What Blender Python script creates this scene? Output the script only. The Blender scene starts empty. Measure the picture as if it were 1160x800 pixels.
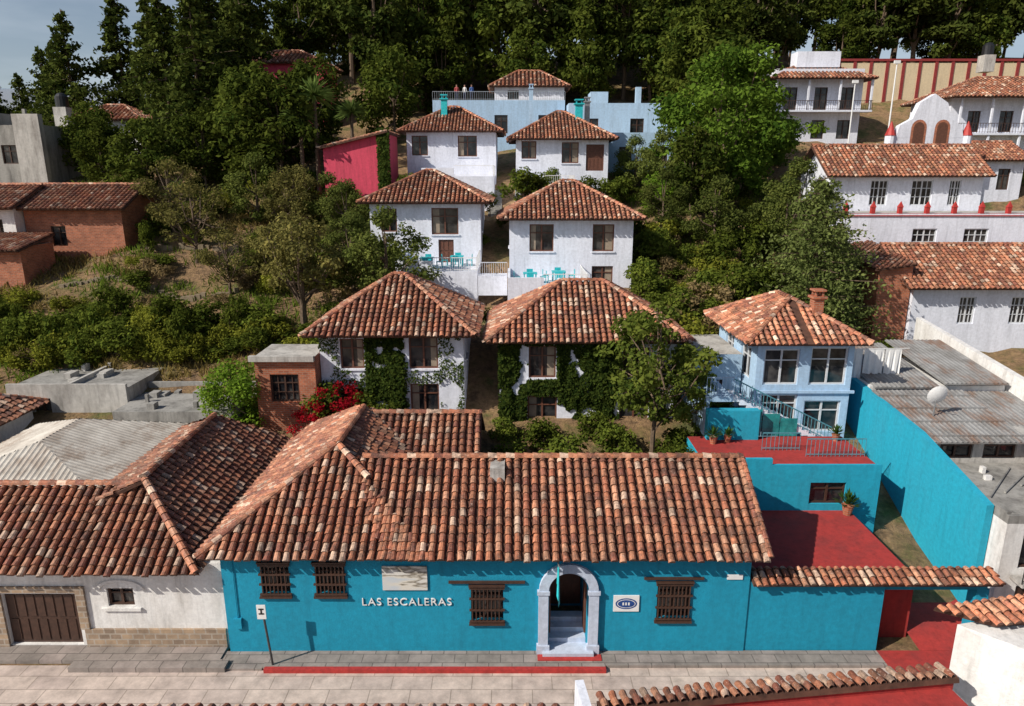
import bpy, math, random
import numpy as np
from mathutils import Vector, Matrix, noise
random.seed(7); rng=np.random.default_rng(7)
scene=bpy.context.scene
V=Vector
# ---------------------------------------------------------------- materials
def nodes(name):
    m=bpy.data.materials.new(name); m.use_nodes=True
    nt=m.node_tree; b=nt.nodes['Principled BSDF']
    return m,nt,b
def rgba(c): return (c[0],c[1],c[2],1)
def add_noise(nt,scale,detail=5,rough=.6,vec=None,stretch=None):
    tc=nt.nodes.new('ShaderNodeTexCoord'); n=nt.nodes.new('ShaderNodeTexNoise')
    n.inputs['Scale'].default_value=scale; n.inputs['Detail'].default_value=detail; n.inputs['Roughness'].default_value=rough
    if stretch:
        mp=nt.nodes.new('ShaderNodeMapping'); mp.inputs['Scale'].default_value=stretch
        nt.links.new(tc.outputs['Object'],mp.inputs['Vector']); nt.links.new(mp.outputs[0],n.inputs['Vector'])
    else: nt.links.new(tc.outputs['Object'],n.inputs['Vector'])
    return n
def ramp(nt,src,stops):
    r=nt.nodes.new('ShaderNodeValToRGB'); e=r.color_ramp.elements
    while len(e)<len(stops): e.new(.5)
    for i,(p,c) in enumerate(stops):
        e[i].position=p; e[i].color=rgba(c) if len(c)==3 else c
    nt.links.new(src,r.inputs[0]); return r
def mix(nt,a,b,fac,mode='MIX'):
    m=nt.nodes.new('ShaderNodeMix'); m.data_type='RGBA'; m.blend_type=mode
    for s,i in ((fac,0),(a,6),(b,7)):
        if hasattr(s,'is_linked') or hasattr(s,'links'): nt.links.new(s,m.inputs[i])
        elif i==0: m.inputs[0].default_value=s
        else: m.inputs[i].default_value=rgba(s)
    return m.outputs[2]
def bump(nt,b,src,strength=.3,dist=.03):
    bp=nt.nodes.new('ShaderNodeBump'); bp.inputs['Strength'].default_value=strength; bp.inputs['Distance'].default_value=dist
    nt.links.new(src,bp.inputs['Height']); nt.links.new(bp.outputs[0],b.inputs['Normal'])
def plaster(name,col,stain=(.2,.17,.13),amt=.5,rough=.85):
    m,nt,b=nodes(name)
    n1=add_noise(nt,.9,8,.65,stretch=(1,1,.35)); r1=ramp(nt,n1.outputs[0],[(.45,(0,0,0)),(.8,(amt,)*3)])
    n2=add_noise(nt,5,6,.7); r2=ramp(nt,n2.outputs[0],[(.3,(.82,)*3),(.7,(1.08,)*3)])
    c=mix(nt,col,stain,r1.outputs[0]); c=mix(nt,c,r2.outputs[0],1.0,'MULTIPLY')
    n4=add_noise(nt,1.6,6,.7,stretch=(2.2,2.2,.18)); r4=ramp(nt,n4.outputs[0],[(.5,(1,1,1)),(.75,(1-.45*amt,)*3)])
    c=mix(nt,c,r4.outputs[0],1.0,'MULTIPLY')
    nt.links.new(c,b.inputs['Base Color']); b.inputs['Roughness'].default_value=rough
    n3=add_noise(nt,14,5,.6); bump(nt,b,n3.outputs[0],.35,.03)
    return m
def simple(name,col,rough=.6,metal=0,var=.25,scale=6):
    m,nt,b=nodes(name)
    n=add_noise(nt,scale,5); r=ramp(nt,n.outputs[0],[(.3,tuple(x*(1-var) for x in col)),(.7,tuple(x*(1+var) for x in col))])
    nt.links.new(r.outputs[0],b.inputs['Base Color']); b.inputs['Roughness'].default_value=rough; b.inputs['Metallic'].default_value=metal
    return m
def tilemat():
    m,nt,b=nodes('clay_tile')
    a=nt.nodes.new('ShaderNodeAttribute'); a.attribute_name='Col'
    n=add_noise(nt,7,6,.7); r=ramp(nt,n.outputs[0],[(.3,(.42,.4,.4)),(.52,(1,1,1)),(.75,(1.35,1.3,1.25))])
    c=mix(nt,a.outputs['Color'],r.outputs[0],1.0,'MULTIPLY')
    n2=add_noise(nt,1.1,10,.82); r2=ramp(nt,n2.outputs[0],[(.47,(0,0,0)),(.6,(.72,)*3)])
    c=mix(nt,c,(.06,.04,.03),r2.outputs[0])
    n3=add_noise(nt,13,3,.6); r3=ramp(nt,n3.outputs[0],[(.6,(0,0,0)),(.7,(.5,)*3)])
    c=mix(nt,c,(.6,.45,.37),r3.outputs[0])
    nt.links.new(c,b.inputs['Base Color']); b.inputs['Roughness'].default_value=.65
    bump(nt,b,n.outputs[0],.4,.03); return m
def brickmat(name,c1,c2,mortar,sc=1.0,bw=.5,rh=.25,vert=True,ms=.02):
    m,nt,b=nodes(name)
    tc=nt.nodes.new('ShaderNodeTexCoord'); sp=nt.nodes.new('ShaderNodeSeparateXYZ'); cb=nt.nodes.new('ShaderNodeCombineXYZ')
    nt.links.new(tc.outputs['Object'],sp.inputs[0])
    if vert:
        ad=nt.nodes.new('ShaderNodeMath'); ad.operation='ADD'
        nt.links.new(sp.outputs[0],ad.inputs[0]); nt.links.new(sp.outputs[1],ad.inputs[1])
        nt.links.new(ad.outputs[0],cb.inputs[0]); nt.links.new(sp.outputs[2],cb.inputs[1])
    else:
        nt.links.new(sp.outputs[0],cb.inputs[0]); nt.links.new(sp.outputs[1],cb.inputs[1])
    br=nt.nodes.new('ShaderNodeTexBrick'); nt.links.new(cb.outputs[0],br.inputs['Vector'])
    br.inputs['Color1'].default_value=rgba(c1); br.inputs['Color2'].default_value=rgba(c2); br.inputs['Mortar'].default_value=rgba(mortar)
    br.inputs['Scale'].default_value=sc; br.inputs['Brick Width'].default_value=bw; br.inputs['Row Height'].default_value=rh; br.inputs['Mortar Size'].default_value=ms
    n=add_noise(nt,1.5,8,.7); r=ramp(nt,n.outputs[0],[(.3,(.6,)*3),(.7,(1.2,)*3)])
    c=mix(nt,br.outputs[0],r.outputs[0],1.0,'MULTIPLY')
    nt.links.new(c,b.inputs['Base Color']); b.inputs['Roughness'].default_value=.85
    bump(nt,b,n.outputs[0],.4,.05); return m
def leafmat(name,hue=0,sat=1,val=1,trans=.35):
    m,nt,b=nodes(name); nt.nodes.remove(b)
    a=nt.nodes.new('ShaderNodeAttribute'); a.attribute_name='Col'
    oi=nt.nodes.new('ShaderNodeObjectInfo')
    mr=nt.nodes.new('ShaderNodeMapRange'); mr.inputs[3].default_value=.7*val; mr.inputs[4].default_value=1.3*val
    nt.links.new(oi.outputs['Random'],mr.inputs[0])
    hs=nt.nodes.new('ShaderNodeHueSaturation'); hs.inputs['Hue'].default_value=.5+hue; hs.inputs['Saturation'].default_value=sat
    nt.links.new(mr.outputs[0],hs.inputs['Value']); nt.links.new(a.outputs['Color'],hs.inputs['Color'])
    d=nt.nodes.new('ShaderNodeBsdfDiffuse'); nt.links.new(hs.outputs[0],d.inputs[0])
    t=nt.nodes.new('ShaderNodeBsdfTranslucent'); nt.links.new(hs.outputs[0],t.inputs[0])
    ms=nt.nodes.new('ShaderNodeMixShader'); ms.inputs[0].default_value=trans
    nt.links.new(d.outputs[0],ms.inputs[1]); nt.links.new(t.outputs[0],ms.inputs[2])
    nt.links.new(ms.outputs[0],nt.nodes['Material Output'].inputs[0]); return m
TILE=tilemat(); CH=simple('tile_channel',(.09,.04,.025),.9,0,.5,3)  # channel colour is darkened to paint the shade between cover tiles
BLUE=plaster('blue_plaster',(.004,.29,.46),(.01,.17,.26),.35)
CYAN=plaster('cyan_plaster',(.012,.36,.52),(.04,.27,.38),.4)
WHITE=plaster('white_plaster',(.8,.83,.93),(.42,.44,.5),.5)
WARMW=plaster('old_white_plaster',(.8,.79,.78),(.36,.31,.26),.6)
PALE=plaster('pale_blue_plaster',(.42,.6,.8),(.3,.38,.46),.5)
REDF=plaster('red_floor',(.4,.035,.03),(.16,.03,.03),.8)
PINK=plaster('crimson_plaster',(.7,.07,.13),(.4,.05,.08),.6)
CREAM=plaster('cream_plaster',(.7,.57,.38),(.4,.3,.2),.4)
CONC=plaster('concrete',(.34,.33,.31),(.08,.075,.07),1)
LCONC=plaster('light_concrete',(.52,.5,.47),(.15,.13,.115),1)
BRICK=brickmat('brick',(.52,.16,.075),(.34,.1,.05),(.38,.24,.17),1,.3,.12,ms=.014)
STONE=brickmat('stone_masonry',(.42,.3,.2),(.26,.19,.14),(.4,.34,.28),1,.45,.25,ms=.03)
PAVE=brickmat('street_paving',(.6,.5,.44),(.5,.41,.37),(.34,.28,.24),1,1.5,.7,vert=False,ms=.02)
SIDE=brickmat('sidewalk_paving',(.32,.27,.25),(.25,.22,.2),(.14,.12,.11),1,.9,.5,vert=False,ms=.02)
WOOD=simple('dark_wood',(.06,.028,.018),.6); WOOD2=simple('brown_wood',(.13,.05,.03),.6)
GLASS,_nt,_b=nodes('window_glass'); _n=add_noise(_nt,.8,3); _r=ramp(_nt,_n.outputs[0],[(.4,(.012,.014,.018)),(.65,(.09,.085,.08))]); _nt.links.new(_r.outputs[0],_b.inputs['Base Color']); _b.inputs['Roughness'].default_value=.06
TEAL=simple('turquoise_paint',(.02,.45,.5),.5); WPAINT=simple('white_paint',(.78,.78,.78),.5,0,.06)
METAL=simple('grey_metal',(.35,.36,.37),.45,.6); BLACK=simple('black_plastic',(.015,.015,.017),.4); IRON=simple('black_iron',(.02,.02,.02),.5)
RED=simple('red_paint',(.4,.035,.03),.6); BLUEP=simple('blue_sign_paint',(.01,.06,.25),.4)
SGREY=plaster('stone_frame',(.55,.62,.76),(.3,.34,.4),.4)
def corr(name,col,stain,rust,ra):
    m,nt,b=nodes(name)
    n1=add_noise(nt,.8,8,.7); r1=ramp(nt,n1.outputs[0],[(.4,(0,0,0)),(.7,(.9,)*3)])
    c=mix(nt,col,stain,r1.outputs[0]); n2=add_noise(nt,.45,9,.75,stretch=(2,.7,1)); r2=ramp(nt,n2.outputs[0],[(.5,(0,0,0)),(.62,(ra,)*3)])
    nt.links.new(mix(nt,c,rust,r2.outputs[0]),b.inputs['Base Color']); b.inputs['Roughness'].default_value=.6; return m
SHEET=corr('fibre_cement_sheet',(.6,.56,.5),(.3,.26,.22),(.24,.16,.11),.6); SHEET2=corr('metal_roof_sheet',(.3,.3,.3),(.12,.11,.1),(.2,.11,.07),.8)
BARK=simple('bark',(.13,.09,.06),.9,0,.4,8)
LEAF=leafmat('leaves'); LEAFD=leafmat('dark_leaves',0,.95,.85,.22); LEAFB=leafmat('bright_leaves',0,1.0,1.35,.4)
LEAFO=leafmat('olive_leaves',0,.95,1.1); IVY=leafmat('ivy_leaves',0,1,.8,.2); GRASSM=leafmat('grass_blades',0,1,1.15,.4)
# ---------------------------------------------------------------- mesh builder
class MB:
    def __init__(s): s.v=[];s.f=[];s.m=[];s.c=[]
    def face(s,pts,mat=0,col=(1,1,1)):
        i=len(s.v); s.v.extend([tuple(p) for p in pts]); s.f.append(tuple(range(i,i+len(pts)))); s.m.append(mat); s.c.append(col)
    def obox(s,o,d,n,a0,a1,b0,b1,z0,z1,mat=0,col=(1,1,1)):
        P=lambda a,b,z:(o[0]+d[0]*a+n[0]*b,o[1]+d[1]*a+n[1]*b,z)
        c=[P(a0,b0,z0),P(a1,b0,z0),P(a1,b1,z0),P(a0,b1,z0),P(a0,b0,z1),P(a1,b0,z1),P(a1,b1,z1),P(a0,b1,z1)]
        for q in ((0,3,2,1),(4,5,6,7),(0,1,5,4),(1,2,6,5),(2,3,7,6),(3,0,4,7)): s.face([c[k] for k in q],mat,col)
    def box(s,x0,x1,y0,y1,z0,z1,mat=0,col=(1,1,1)): s.obox((0,0),(1,0),(0,1),x0,x1,y0,y1,z0,z1,mat,col)
    def tube(s,pts,rad,seg=8,mat=0,col=(1,1,1),cap=True):
        rings=[]
        for i,p in enumerate(pts):
            p=V(p); t=(V(pts[min(i+1,len(pts)-1)])-V(pts[max(i-1,0)])).normalized()
            a=t.cross(V((0.01,1,0.02))) if abs(t.y)<.9 else t.cross(V((1,0,0)))
            a.normalize(); b=t.cross(a); r=rad[i] if hasattr(rad,'__len__') else rad
            rings.append([p+(a*math.cos(2*math.pi*k/seg)+b*math.sin(2*math.pi*k/seg))*r for k in range(seg)])
        for i in range(len(rings)-1):
            for k in range(seg):
                k2=(k+1)%seg; s.face([rings[i][k],rings[i][k2],rings[i+1][k2],rings[i+1][k]],mat,col)
        if cap: s.face(rings[0][::-1],mat,col); s.face(rings[-1],mat,col)
    def obj(s,name,mats,parent=None,smooth=False):
        if not s.f: return None
        me=bpy.data.meshes.new(name); me.from_pydata(s.v,[],s.f)
        me.polygons.foreach_set('material_index',s.m)
        cols=np.repeat(np.array([(c[0],c[1],c[2],1) for c in s.c],dtype=np.float32),[len(f) for f in s.f],axis=0)
        at=me.color_attributes.new('Col','FLOAT_COLOR','CORNER'); at.data.foreach_set('color',cols.ravel())
        for m in mats: me.materials.append(m)
        if smooth: me.polygons.foreach_set('use_smooth',[True]*len(s.f))
        o=bpy.data.objects.new(name,me); scene.collection.objects.link(o)
        if parent:
            o.parent=parent; o.matrix_parent_inverse=Matrix.Translation(parent.location).inverted()
        return o
def empty(name,loc):
    e=bpy.data.objects.new(name,None); e.location=loc; e.empty_display_size=.5; scene.collection.objects.link(e); return e
# ---------------------------------------------------------------- roofs
PAL=[(.47,.18,.095),(.5,.215,.12),(.38,.135,.075),(.54,.27,.165),(.43,.16,.085),(.27,.095,.06),(.47,.2,.11),(.36,.14,.085),(.66,.46,.34)]
def tcol(k=1):
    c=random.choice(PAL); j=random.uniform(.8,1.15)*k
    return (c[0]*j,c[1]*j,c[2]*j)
def halftile(M,a,b,side,up,r0,r1,col,seg=5):
    A=[];B=[]
    for k in range(seg+1):
        t=math.pi*k/seg; A.append(a+side*(math.cos(t)*r0)+up*(math.sin(t)*r0)); B.append(b+side*(math.cos(t)*r1)+up*(math.sin(t)*r1))
    for k in range(seg): M.face([A[k+1],A[k],B[k],B[k+1]],0,col)
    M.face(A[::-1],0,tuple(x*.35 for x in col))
def tiles(M,poly,sp=.36,L=.46,r=None,tone=1):
    r=r or sp*.37
    P=[V(p) for p in poly]; n=(P[1]-P[0]).cross(P[2]-P[0]).normalized()
    if n.z<0: n=-n; P=P[::-1]
    top=[p-n*.01 for p in P]; bot=[p-n*.14 for p in P]
    M.face(top,1); M.face(bot[::-1],1)
    for i in range(len(P)): M.face([bot[i],bot[(i+1)%len(P)],top[(i+1)%len(P)],top[i]],1)
    up=V((0,0,1)); w=(up-n*n.z).normalized(); u=w.cross(n).normalized()
    q=[(p.dot(u),p.dot(w)) for p in P]; c0=n*P[0].dot(n)
    u0=min(a for a,_ in q); u1=max(a for a,_ in q); N=max(1,int(round((u1-u0)/sp))); s=(u1-u0)/N
    for i in range(N):
        uc=u0+s*(i+.5); vs=[]
        for k in range(len(q)):
            (a,b),(c,d)=q[k],q[(k+1)%len(q)]
            if (a-uc)*(c-uc)<0: vs.append(b+(d-b)*(uc-a)/(c-a))
        if len(vs)<2: continue
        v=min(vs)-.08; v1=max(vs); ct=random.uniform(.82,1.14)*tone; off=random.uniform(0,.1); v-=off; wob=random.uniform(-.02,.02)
        while v<v1-.08:
            e=min(v+L,v1); j=random.uniform(-.022,.022)+wob
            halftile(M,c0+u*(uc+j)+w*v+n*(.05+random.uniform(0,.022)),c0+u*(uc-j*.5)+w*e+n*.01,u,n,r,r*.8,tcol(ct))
            v+=L*.82
def ridge(M,a,b,r=.16,L=.46,tone=1.15):
    a=V(a);b=V(b)
    if a.z>b.z: a,b=b,a
    d=(b-a); n=d.length
    if n<.3: return
    d.normalize(); side=d.cross(V((0,0,1))).normalized(); up=side.cross(d).normalized(); t=0
    while t<n-.05:
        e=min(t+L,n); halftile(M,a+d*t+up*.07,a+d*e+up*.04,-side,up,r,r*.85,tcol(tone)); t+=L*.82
def hip(M,x0,x1,y0,y1,ze,zr,sp=.36,axis=None,tone=1,rl=None,cap=True,T=tiles):
    w=x1-x0; d=y1-y0; cx=(x0+x1)/2; cy=(y0+y1)/2
    if (axis or ('x' if w>=d else 'y'))=='x':
        h=(max(w-d,.4) if rl is None else rl)/2; A=(cx-h,cy,zr);B=(cx+h,cy,zr)
        pl=[[(x0,y0,ze),(x1,y0,ze),B,A],[(x1,y1,ze),(x0,y1,ze),A,B],[(x0,y1,ze),(x0,y0,ze),A],[(x1,y0,ze),(x1,y1,ze),B]]
        hp=[((x0,y0,ze),A),((x0,y1,ze),A),((x1,y0,ze),B),((x1,y1,ze),B),(A,B)]
    else:
        h=(max(d-w,.4) if rl is None else rl)/2; A=(cx,cy-h,zr);B=(cx,cy+h,zr)
        pl=[[(x0,y0,ze),(x1,y0,ze),A],[(x1,y1,ze),(x0,y1,ze),B],[(x0,y1,ze),(x0,y0,ze),A,B],[(x1,y0,ze),(x1,y1,ze),B,A]]
        hp=[((x0,y0,ze),A),((x1,y0,ze),A),((x0,y1,ze),B),((x1,y1,ze),B),(A,B)]
    for p in pl: T(M,p,sp,tone=tone) if T is tiles else T(M,p)
    if cap:
        for a,b in hp: ridge(M,a,b)
def gablex(M,x0,x1,y0,y1,ze,zr,tone=1,sp=.36):
    cy=(y0+y1)/2
    tiles(M,[(x0,y0,ze),(x1,y0,ze),(x1,cy,zr),(x0,cy,zr)],sp,tone=tone); tiles(M,[(x1,y1,ze),(x0,y1,ze),(x0,cy,zr),(x1,cy,zr)],sp,tone=tone)
    ridge(M,(x0,cy,zr),(x1,cy,zr))
def sheetroof(M,poly,mat=0,amp=.04,sp=.25):
    P=[V(p) for p in poly]; n=(P[1]-P[0]).cross(P[2]-P[0]).normalized()
    if n.z<0: n=-n; P=P[::-1]
    M.face(P,mat); M.face([p-n*.08 for p in P][::-1],mat)
    for i in range(len(P)): M.face([P[i]-n*.08,P[(i+1)%len(P)]-n*.08,P[(i+1)%len(P)],P[i]],mat)
    w=(V((0,0,1))-n*n.z).normalized(); u=w.cross(n).normalized(); q=[(p.dot(u),p.dot(w)) for p in P]; c0=n*P[0].dot(n)
    u0=min(a for a,_ in q);u1=max(a for a,_ in q); uc=u0+sp/2
    while uc<u1:
        vs=[]
        for k in range(len(q)):
            (a,b),(c,d)=q[k],q[(k+1)%len(q)]
            if (a-uc)*(c-uc)<0: vs.append(b+(d-b)*(uc-a)/(c-a))
        if len(vs)>=2:
            a=c0+w*min(vs)+u*uc; b=c0+w*max(vs)+u*uc
            M.face([a-u*sp*.3+n*.003,a+n*amp,b+n*amp,b-u*sp*.3+n*.003],mat); M.face([a+n*amp,a+u*sp*.3+n*.003,b+u*sp*.3+n*.003,b+n*amp],mat)
        uc+=sp
# ---------------------------------------------------------------- walls
def wall(W,F,G,p0,p1,z0,z1,holes=(),mat=0,dep=.2):
    p0=V((p0[0],p0[1]));p1=V((p1[0],p1[1])); L=(p1-p0).length; d=(p1-p0)/L; n=V((d.y,-d.x))
    P=lambda a,b,z:(p0.x+d.x*a+n.x*b,p0.y+d.y*a+n.y*b,z)
    xs=sorted(set([0,L]+[h[0] for h in holes]+[h[1] for h in holes])); zs=sorted(set([z0,z1]+[h[2] for h in holes]+[h[3] for h in holes]))
    for i in range(len(xs)-1):
        for k in range(len(zs)-1):
            cx=(xs[i]+xs[i+1])/2; cz=(zs[k]+zs[k+1])/2
            if any(h[0]<cx<h[1] and h[2]<cz<h[3] for h in holes): continue
            W.face([P(xs[i],0,zs[k]),P(xs[i+1],0,zs[k]),P(xs[i+1],0,zs[k+1]),P(xs[i],0,zs[k+1])],mat)
    for h in holes:
        a0,a1,c0,c1=h[:4]; st=h[4] if len(h)>4 else 'w'
        W.face([P(a0,0,c0),P(a1,0,c0),P(a1,-dep,c0),P(a0,-dep,c0)],mat); W.face([P(a0,-dep,c1),P(a1,-dep,c1),P(a1,0,c1),P(a0,0,c1)],mat)
        W.face([P(a0,0,c0),P(a0,-dep,c0),P(a0,-dep,c1),P(a0,0,c1)],mat); W.face([P(a1,-dep,c0),P(a1,0,c0),P(a1,0,c1),P(a1,-dep,c1)],mat)
        if st=='o': continue
        G.face([P(a0,-dep+.01,c0),P(a1,-dep+.01,c0),P(a1,-dep+.01,c1),P(a0,-dep+.01,c1)],0)
        fw=.09
        def fb(x0,x1,y0,y1,b0=-dep+.02,b1=-dep+.1): F.obox(p0,d,n,x0,x1,b0,b1,y0,y1,0)
        if st=='d':
            fb(a0+.003,a1-.003,c0+.003,c1-.003,-dep+.02,-dep+.06)
            k=a0+.08
            while k<a1-.2:
                fb(k,min(k+.3,a1-.06),c0+.15,(c0+c1)/2-.06,-dep+.06,-dep+.09); fb(k,min(k+.3,a1-.06),(c0+c1)/2+.06,c1-.12,-dep+.06,-dep+.09); k+=.38
            continue
        fb(a0+.003,a0+fw,c0+.003,c1-.003);fb(a1-fw,a1-.003,c0+.003,c1-.003);fb(a0+fw,a1-fw,c0+.003,c0+fw);fb(a0+fw,a1-fw,c1-fw,c1-.003)
        m=(a0+a1)/2; fb(m-.05,m+.05,c0+fw,c1-fw,-dep+.02,-dep+.09)
        zc=c0+(c1-c0)*.68
        fb(a0+fw,m-.05,zc-.03,zc+.03,-dep+.02,-dep+.08);fb(m+.05,a1-fw,zc-.03,zc+.03,-dep+.02,-dep+.08)
        if st=='s':
            W.obox(p0,d,n,a0-.08,a1+.08,.003,.09,c0-.1,c0-.003,mat)
            if random.random()<.6:
                s_=random.choice((0,1)); cw=(a1-a0)*random.uniform(.2,.4); ca=a0+fw if s_==0 else a1-fw-cw
                G.face([P(ca,-dep+.014,c0+.1),P(ca+cw,-dep+.014,c0+.1),P(ca+cw,-dep+.014,c1-.1),P(ca,-dep+.014,c1-.1)],1)
        if st=='m':
            for q in (.25,.75):
                x=a0+(a1-a0)*q; fb(x-.025,x+.025,c0+fw,c1-fw,-dep+.02,-dep+.07)
            zc=c0+(c1-c0)*.34; fb(a0+fw,a1-fw,zc-.025,zc+.025,-dep+.02,-dep+.075)
        if st=='g':
            x=a0+.05
            while x<a1: F.obox(p0,d,n,x-.022,x+.022,.03,.08,c0-.05,c1+.05,0); x+=.15
            for zz in (c0+.02,c0+(c1-c0)*.35,c0+(c1-c0)*.68,c1-.02): F.obox(p0,d,n,a0-.06,a1+.06,.02,.1,zz-.035,zz+.035,0)
            F.obox(p0,d,n,a0-.08,a1+.08,.003,.14,c0-.13,c0-.06,0); F.obox(p0,d,n,a0-.08,a1+.08,.003,.14,c1+.06,c1+.13,0)
CURT=simple('curtain_cloth',(.3,.24,.18),.9,0,.2,3)
def house(name,x0,x1,y0,y1,z0,z1,wm,wins={},roof=None,rot=0,fm=WOOD,top=None,rmats=None,gab=None,extra=None):
    e=empty(name,((x0+x1)/2,(y0+y1)/2,z0)); W=MB();F=MB();G=MB()
    c={'f':((x0,y0),(x1,y0)),'r':((x1,y0),(x1,y1)),'b':((x1,y1),(x0,y1)),'l':((x0,y1),(x0,y0))}
    for s,(a,b) in c.items():
        hs=[]
        for h in wins.get(s,()):
            if s=='f': t=(h[0]-x0,h[1]-x0)
            elif s=='r': t=(h[0]-y0,h[1]-y0)
            elif s=='l': t=(y1-h[1],y1-h[0])
            else: t=(x1-h[1],x1-h[0])
            hs.append(t+tuple(h[2:]))
        wall(W,F,G,a,b,z0,z1,hs)
    W.face([(x0,y0,z1),(x1,y0,z1),(x1,y1,z1),(x0,y1,z1)],1)
    if gab:
        cy=(y0+y1)/2
        for x in (x0,x1): W.face([(x,y0,z1),(x,y1,z1),(x,cy,gab)],0)
    if extra: extra(W,F,G)
    W.obj('walls',[wm,top or wm],e); F.obj('window_frames_and_doors',[fm],e); G.obj('window_glass',[GLASS,CURT],e)
    if roof:
        R=MB(); roof(R); R.obj('roof',rmats or [TILE,CH],e)
    e.rotation_euler=(0,0,rot); return e
def railing(M,a,b,z,h=1.0,sp=.3,mat=0,r=.025):
    a=V(a);b=V(b); L=(b-a).length; N=max(2,int(L/sp)); d=(b-a)/L; n=V((-d.y,d.x))
    for i in range(N+1):
        p=a+d*(L*i/N); M.obox(p,d,n,-r*.6,r*.6,-r*.6,r*.6,z,z+h,mat)
    M.obox(a,d,n,0,L,-r,r,z+h,z+h+.05,mat); M.obox(a,d,n,0,L,-r*.7,r*.7,z+.1,z+.14,mat)
# ---------------------------------------------------------------- terrain
HY=[-40,24.5,30,36,50,60,72,85,100,130,170,400,900,6000]; HZ=[0,0,1.5,4,9.3,13.4,17.8,22,28,38,42,30,0,0]
LZ=[0,0,1.5,4,9.3,13.2,17.2,18.5,18.5,16,10,0,0,0]
RY=[-40,30,36,49,56.5,61,68,74,85,100,130,170,400,900,6000]; RZ=[0,0,2,5.6,8,11.2,15,18,22,28,38,42,30,0,0]
def sm(a,b,x): t=min(1,max(0,(x-a)/(b-a))); return t*t*(3-2*t)
def H(x,y):
    a=float(np.interp(y,HY,HZ)); b=float(np.interp(y,HY,LZ)); t=sm(28,55,-x)
    z=a*(1-t)+b*t
    if x>18: t=sm(19,25,x); z=z*(1-t)+float(np.interp(y,RY,RZ))*t
    if y>38 and y<600: z+=(noise.noise(V((x*.18,y*.18,0)))*.9+noise.noise(V((x*.6,y*.6,3)))*.35)*sm(38,44,y)
    if y>700:
        z+=sm(900,2800,y)*(330+160*noise.noise(V((x/900,y/1200,5)))+60*noise.noise(V((x/250,y/300,1))))*(1 if y<4500 else .8)
    return z
gx=[-5000,-3800,-2800,-2000,-1500,-1100,-800,-600,-450,-330,-250,-190,-150,-120,-100]+list(np.arange(-85,86,1.3))+[100,125,160,220,320,500,800,1300,2000,3200,5000]
gy=[-3000,-1500,-700,-300,-120,-60]+list(np.arange(-40,20,6))+[20,22,24.5,26]+list(np.arange(27.5,140,1.2))+[145,155,170,190,220,260,320,400,500,650,800,1000,1250,1500,1750,2000,2250,2500,2750,3000,3400,4000,4800,6000]
Vv=[(x,y,H(x,y)) for y in gy for x in gx]; nx=len(gx)
Ff=[(j*nx+i,j*nx+i+1,(j+1)*nx+i+1,(j+1)*nx+i) for j in range(len(gy)-1) for i in range(nx-1)]
me=bpy.data.meshes.new('ground'); me.from_pydata(Vv,[],Ff); me.polygons.foreach_set('use_smooth',[True]*len(Ff))
m,nt,b=nodes('hillside_soil')
n1=add_noise(nt,.3,9,.72); r1=ramp(nt,n1.outputs[0],[(.34,(.1,.065,.035)),(.44,(.34,.21,.11)),(.52,(.27,.18,.08)),(.6,(.14,.14,.04)),(.7,(.06,.085,.02))])
n2=add_noise(nt,2.5,9,.8); r2=ramp(nt,n2.outputs[0],[(.32,(.4,)*3),(.68,(1.5,)*3)])
c=mix(nt,r1.outputs[0],r2.outputs[0],1.0,'MULTIPLY')
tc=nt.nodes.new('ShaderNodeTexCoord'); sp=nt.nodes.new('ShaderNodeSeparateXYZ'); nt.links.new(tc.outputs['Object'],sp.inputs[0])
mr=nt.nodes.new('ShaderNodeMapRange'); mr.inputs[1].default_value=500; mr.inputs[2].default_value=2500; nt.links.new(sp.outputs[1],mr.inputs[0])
c=mix(nt,c,(.2,.27,.36),mr.outputs[0]); nt.links.new(c,b.inputs['Base Color']); b.inputs['Roughness'].default_value=.95  # far ground fades to blue-grey: aerial haze painted into the colour
bump(nt,b,n2.outputs[0],1,.35); me.materials.append(m)
g=bpy.data.objects.new('ground',me); scene.collection.objects.link(g)
M=MB(); M.face([(-70,15.2,.012),(70,15.2,.012),(70,23,.012),(-70,23,.012)]); M.obj('street',[PAVE])
M=MB(); M.box(3.61,40,22.85,23.72,-.1,.13); M.box(-9.6,3.61,22.75,23.72,-.1,.13); M.box(-70,-11.4,23.1,24.05,-.1,.16); M.box(-17,-11.0,22.6,23.09,-.1,.22); M.box(-11.38,-9.62,22.7,23.72,-.1,.1); M.obj('sidewalk',[SIDE])
M=MB(); M.box(-9.5,3.6,22.55,22.74,-.05,.17); M.box(1,3.5,23.1,23.45,.131,.16); M.obj('red_kerb',[RED])
# ---------------------------------------------------------------- main blue building
e=empty('blue_hotel_building',(0,27,0)); W=MB();F=MB();G=MB()
X0,X1,YF=-11.2,9.2,23.7
hs=[(-9.7,-8.6,2.7,4.0,'g'),(-7.6,-6.45,2.7,4.0,'g'),(-1.6,-.35,1.5,3.0,'g'),(5.65,6.95,1.6,3.15,'g')]
wall(W,F,G,(X0,YF),(X1,YF),0,4.45,[(h[0]-X0,h[1]-X0,)+h[2:] for h in hs]+[(1.45-X0,2.95-X0,0,3.6,'o')],0,.3)
wall(W,F,G,(X1,YF),(X1,30.5),0,4.45); wall(W,F,G,(X0,36.5),(X0,YF),0,4.45); wall(W,F,G,(X1,30.5),(-3.6,30.5),0,4.45); wall(W,F,G,(-1.9,36),(-11,36.5),0,4.6);wall(W,F,G,(-1.9,30.5),(-1.9,36),0,4.6)
W.face([(X1,YF,4.45),(X1,30.5,4.45),(X1,27.1,6.7)])
cx=2.2;r=.75;zc=2.85
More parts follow.
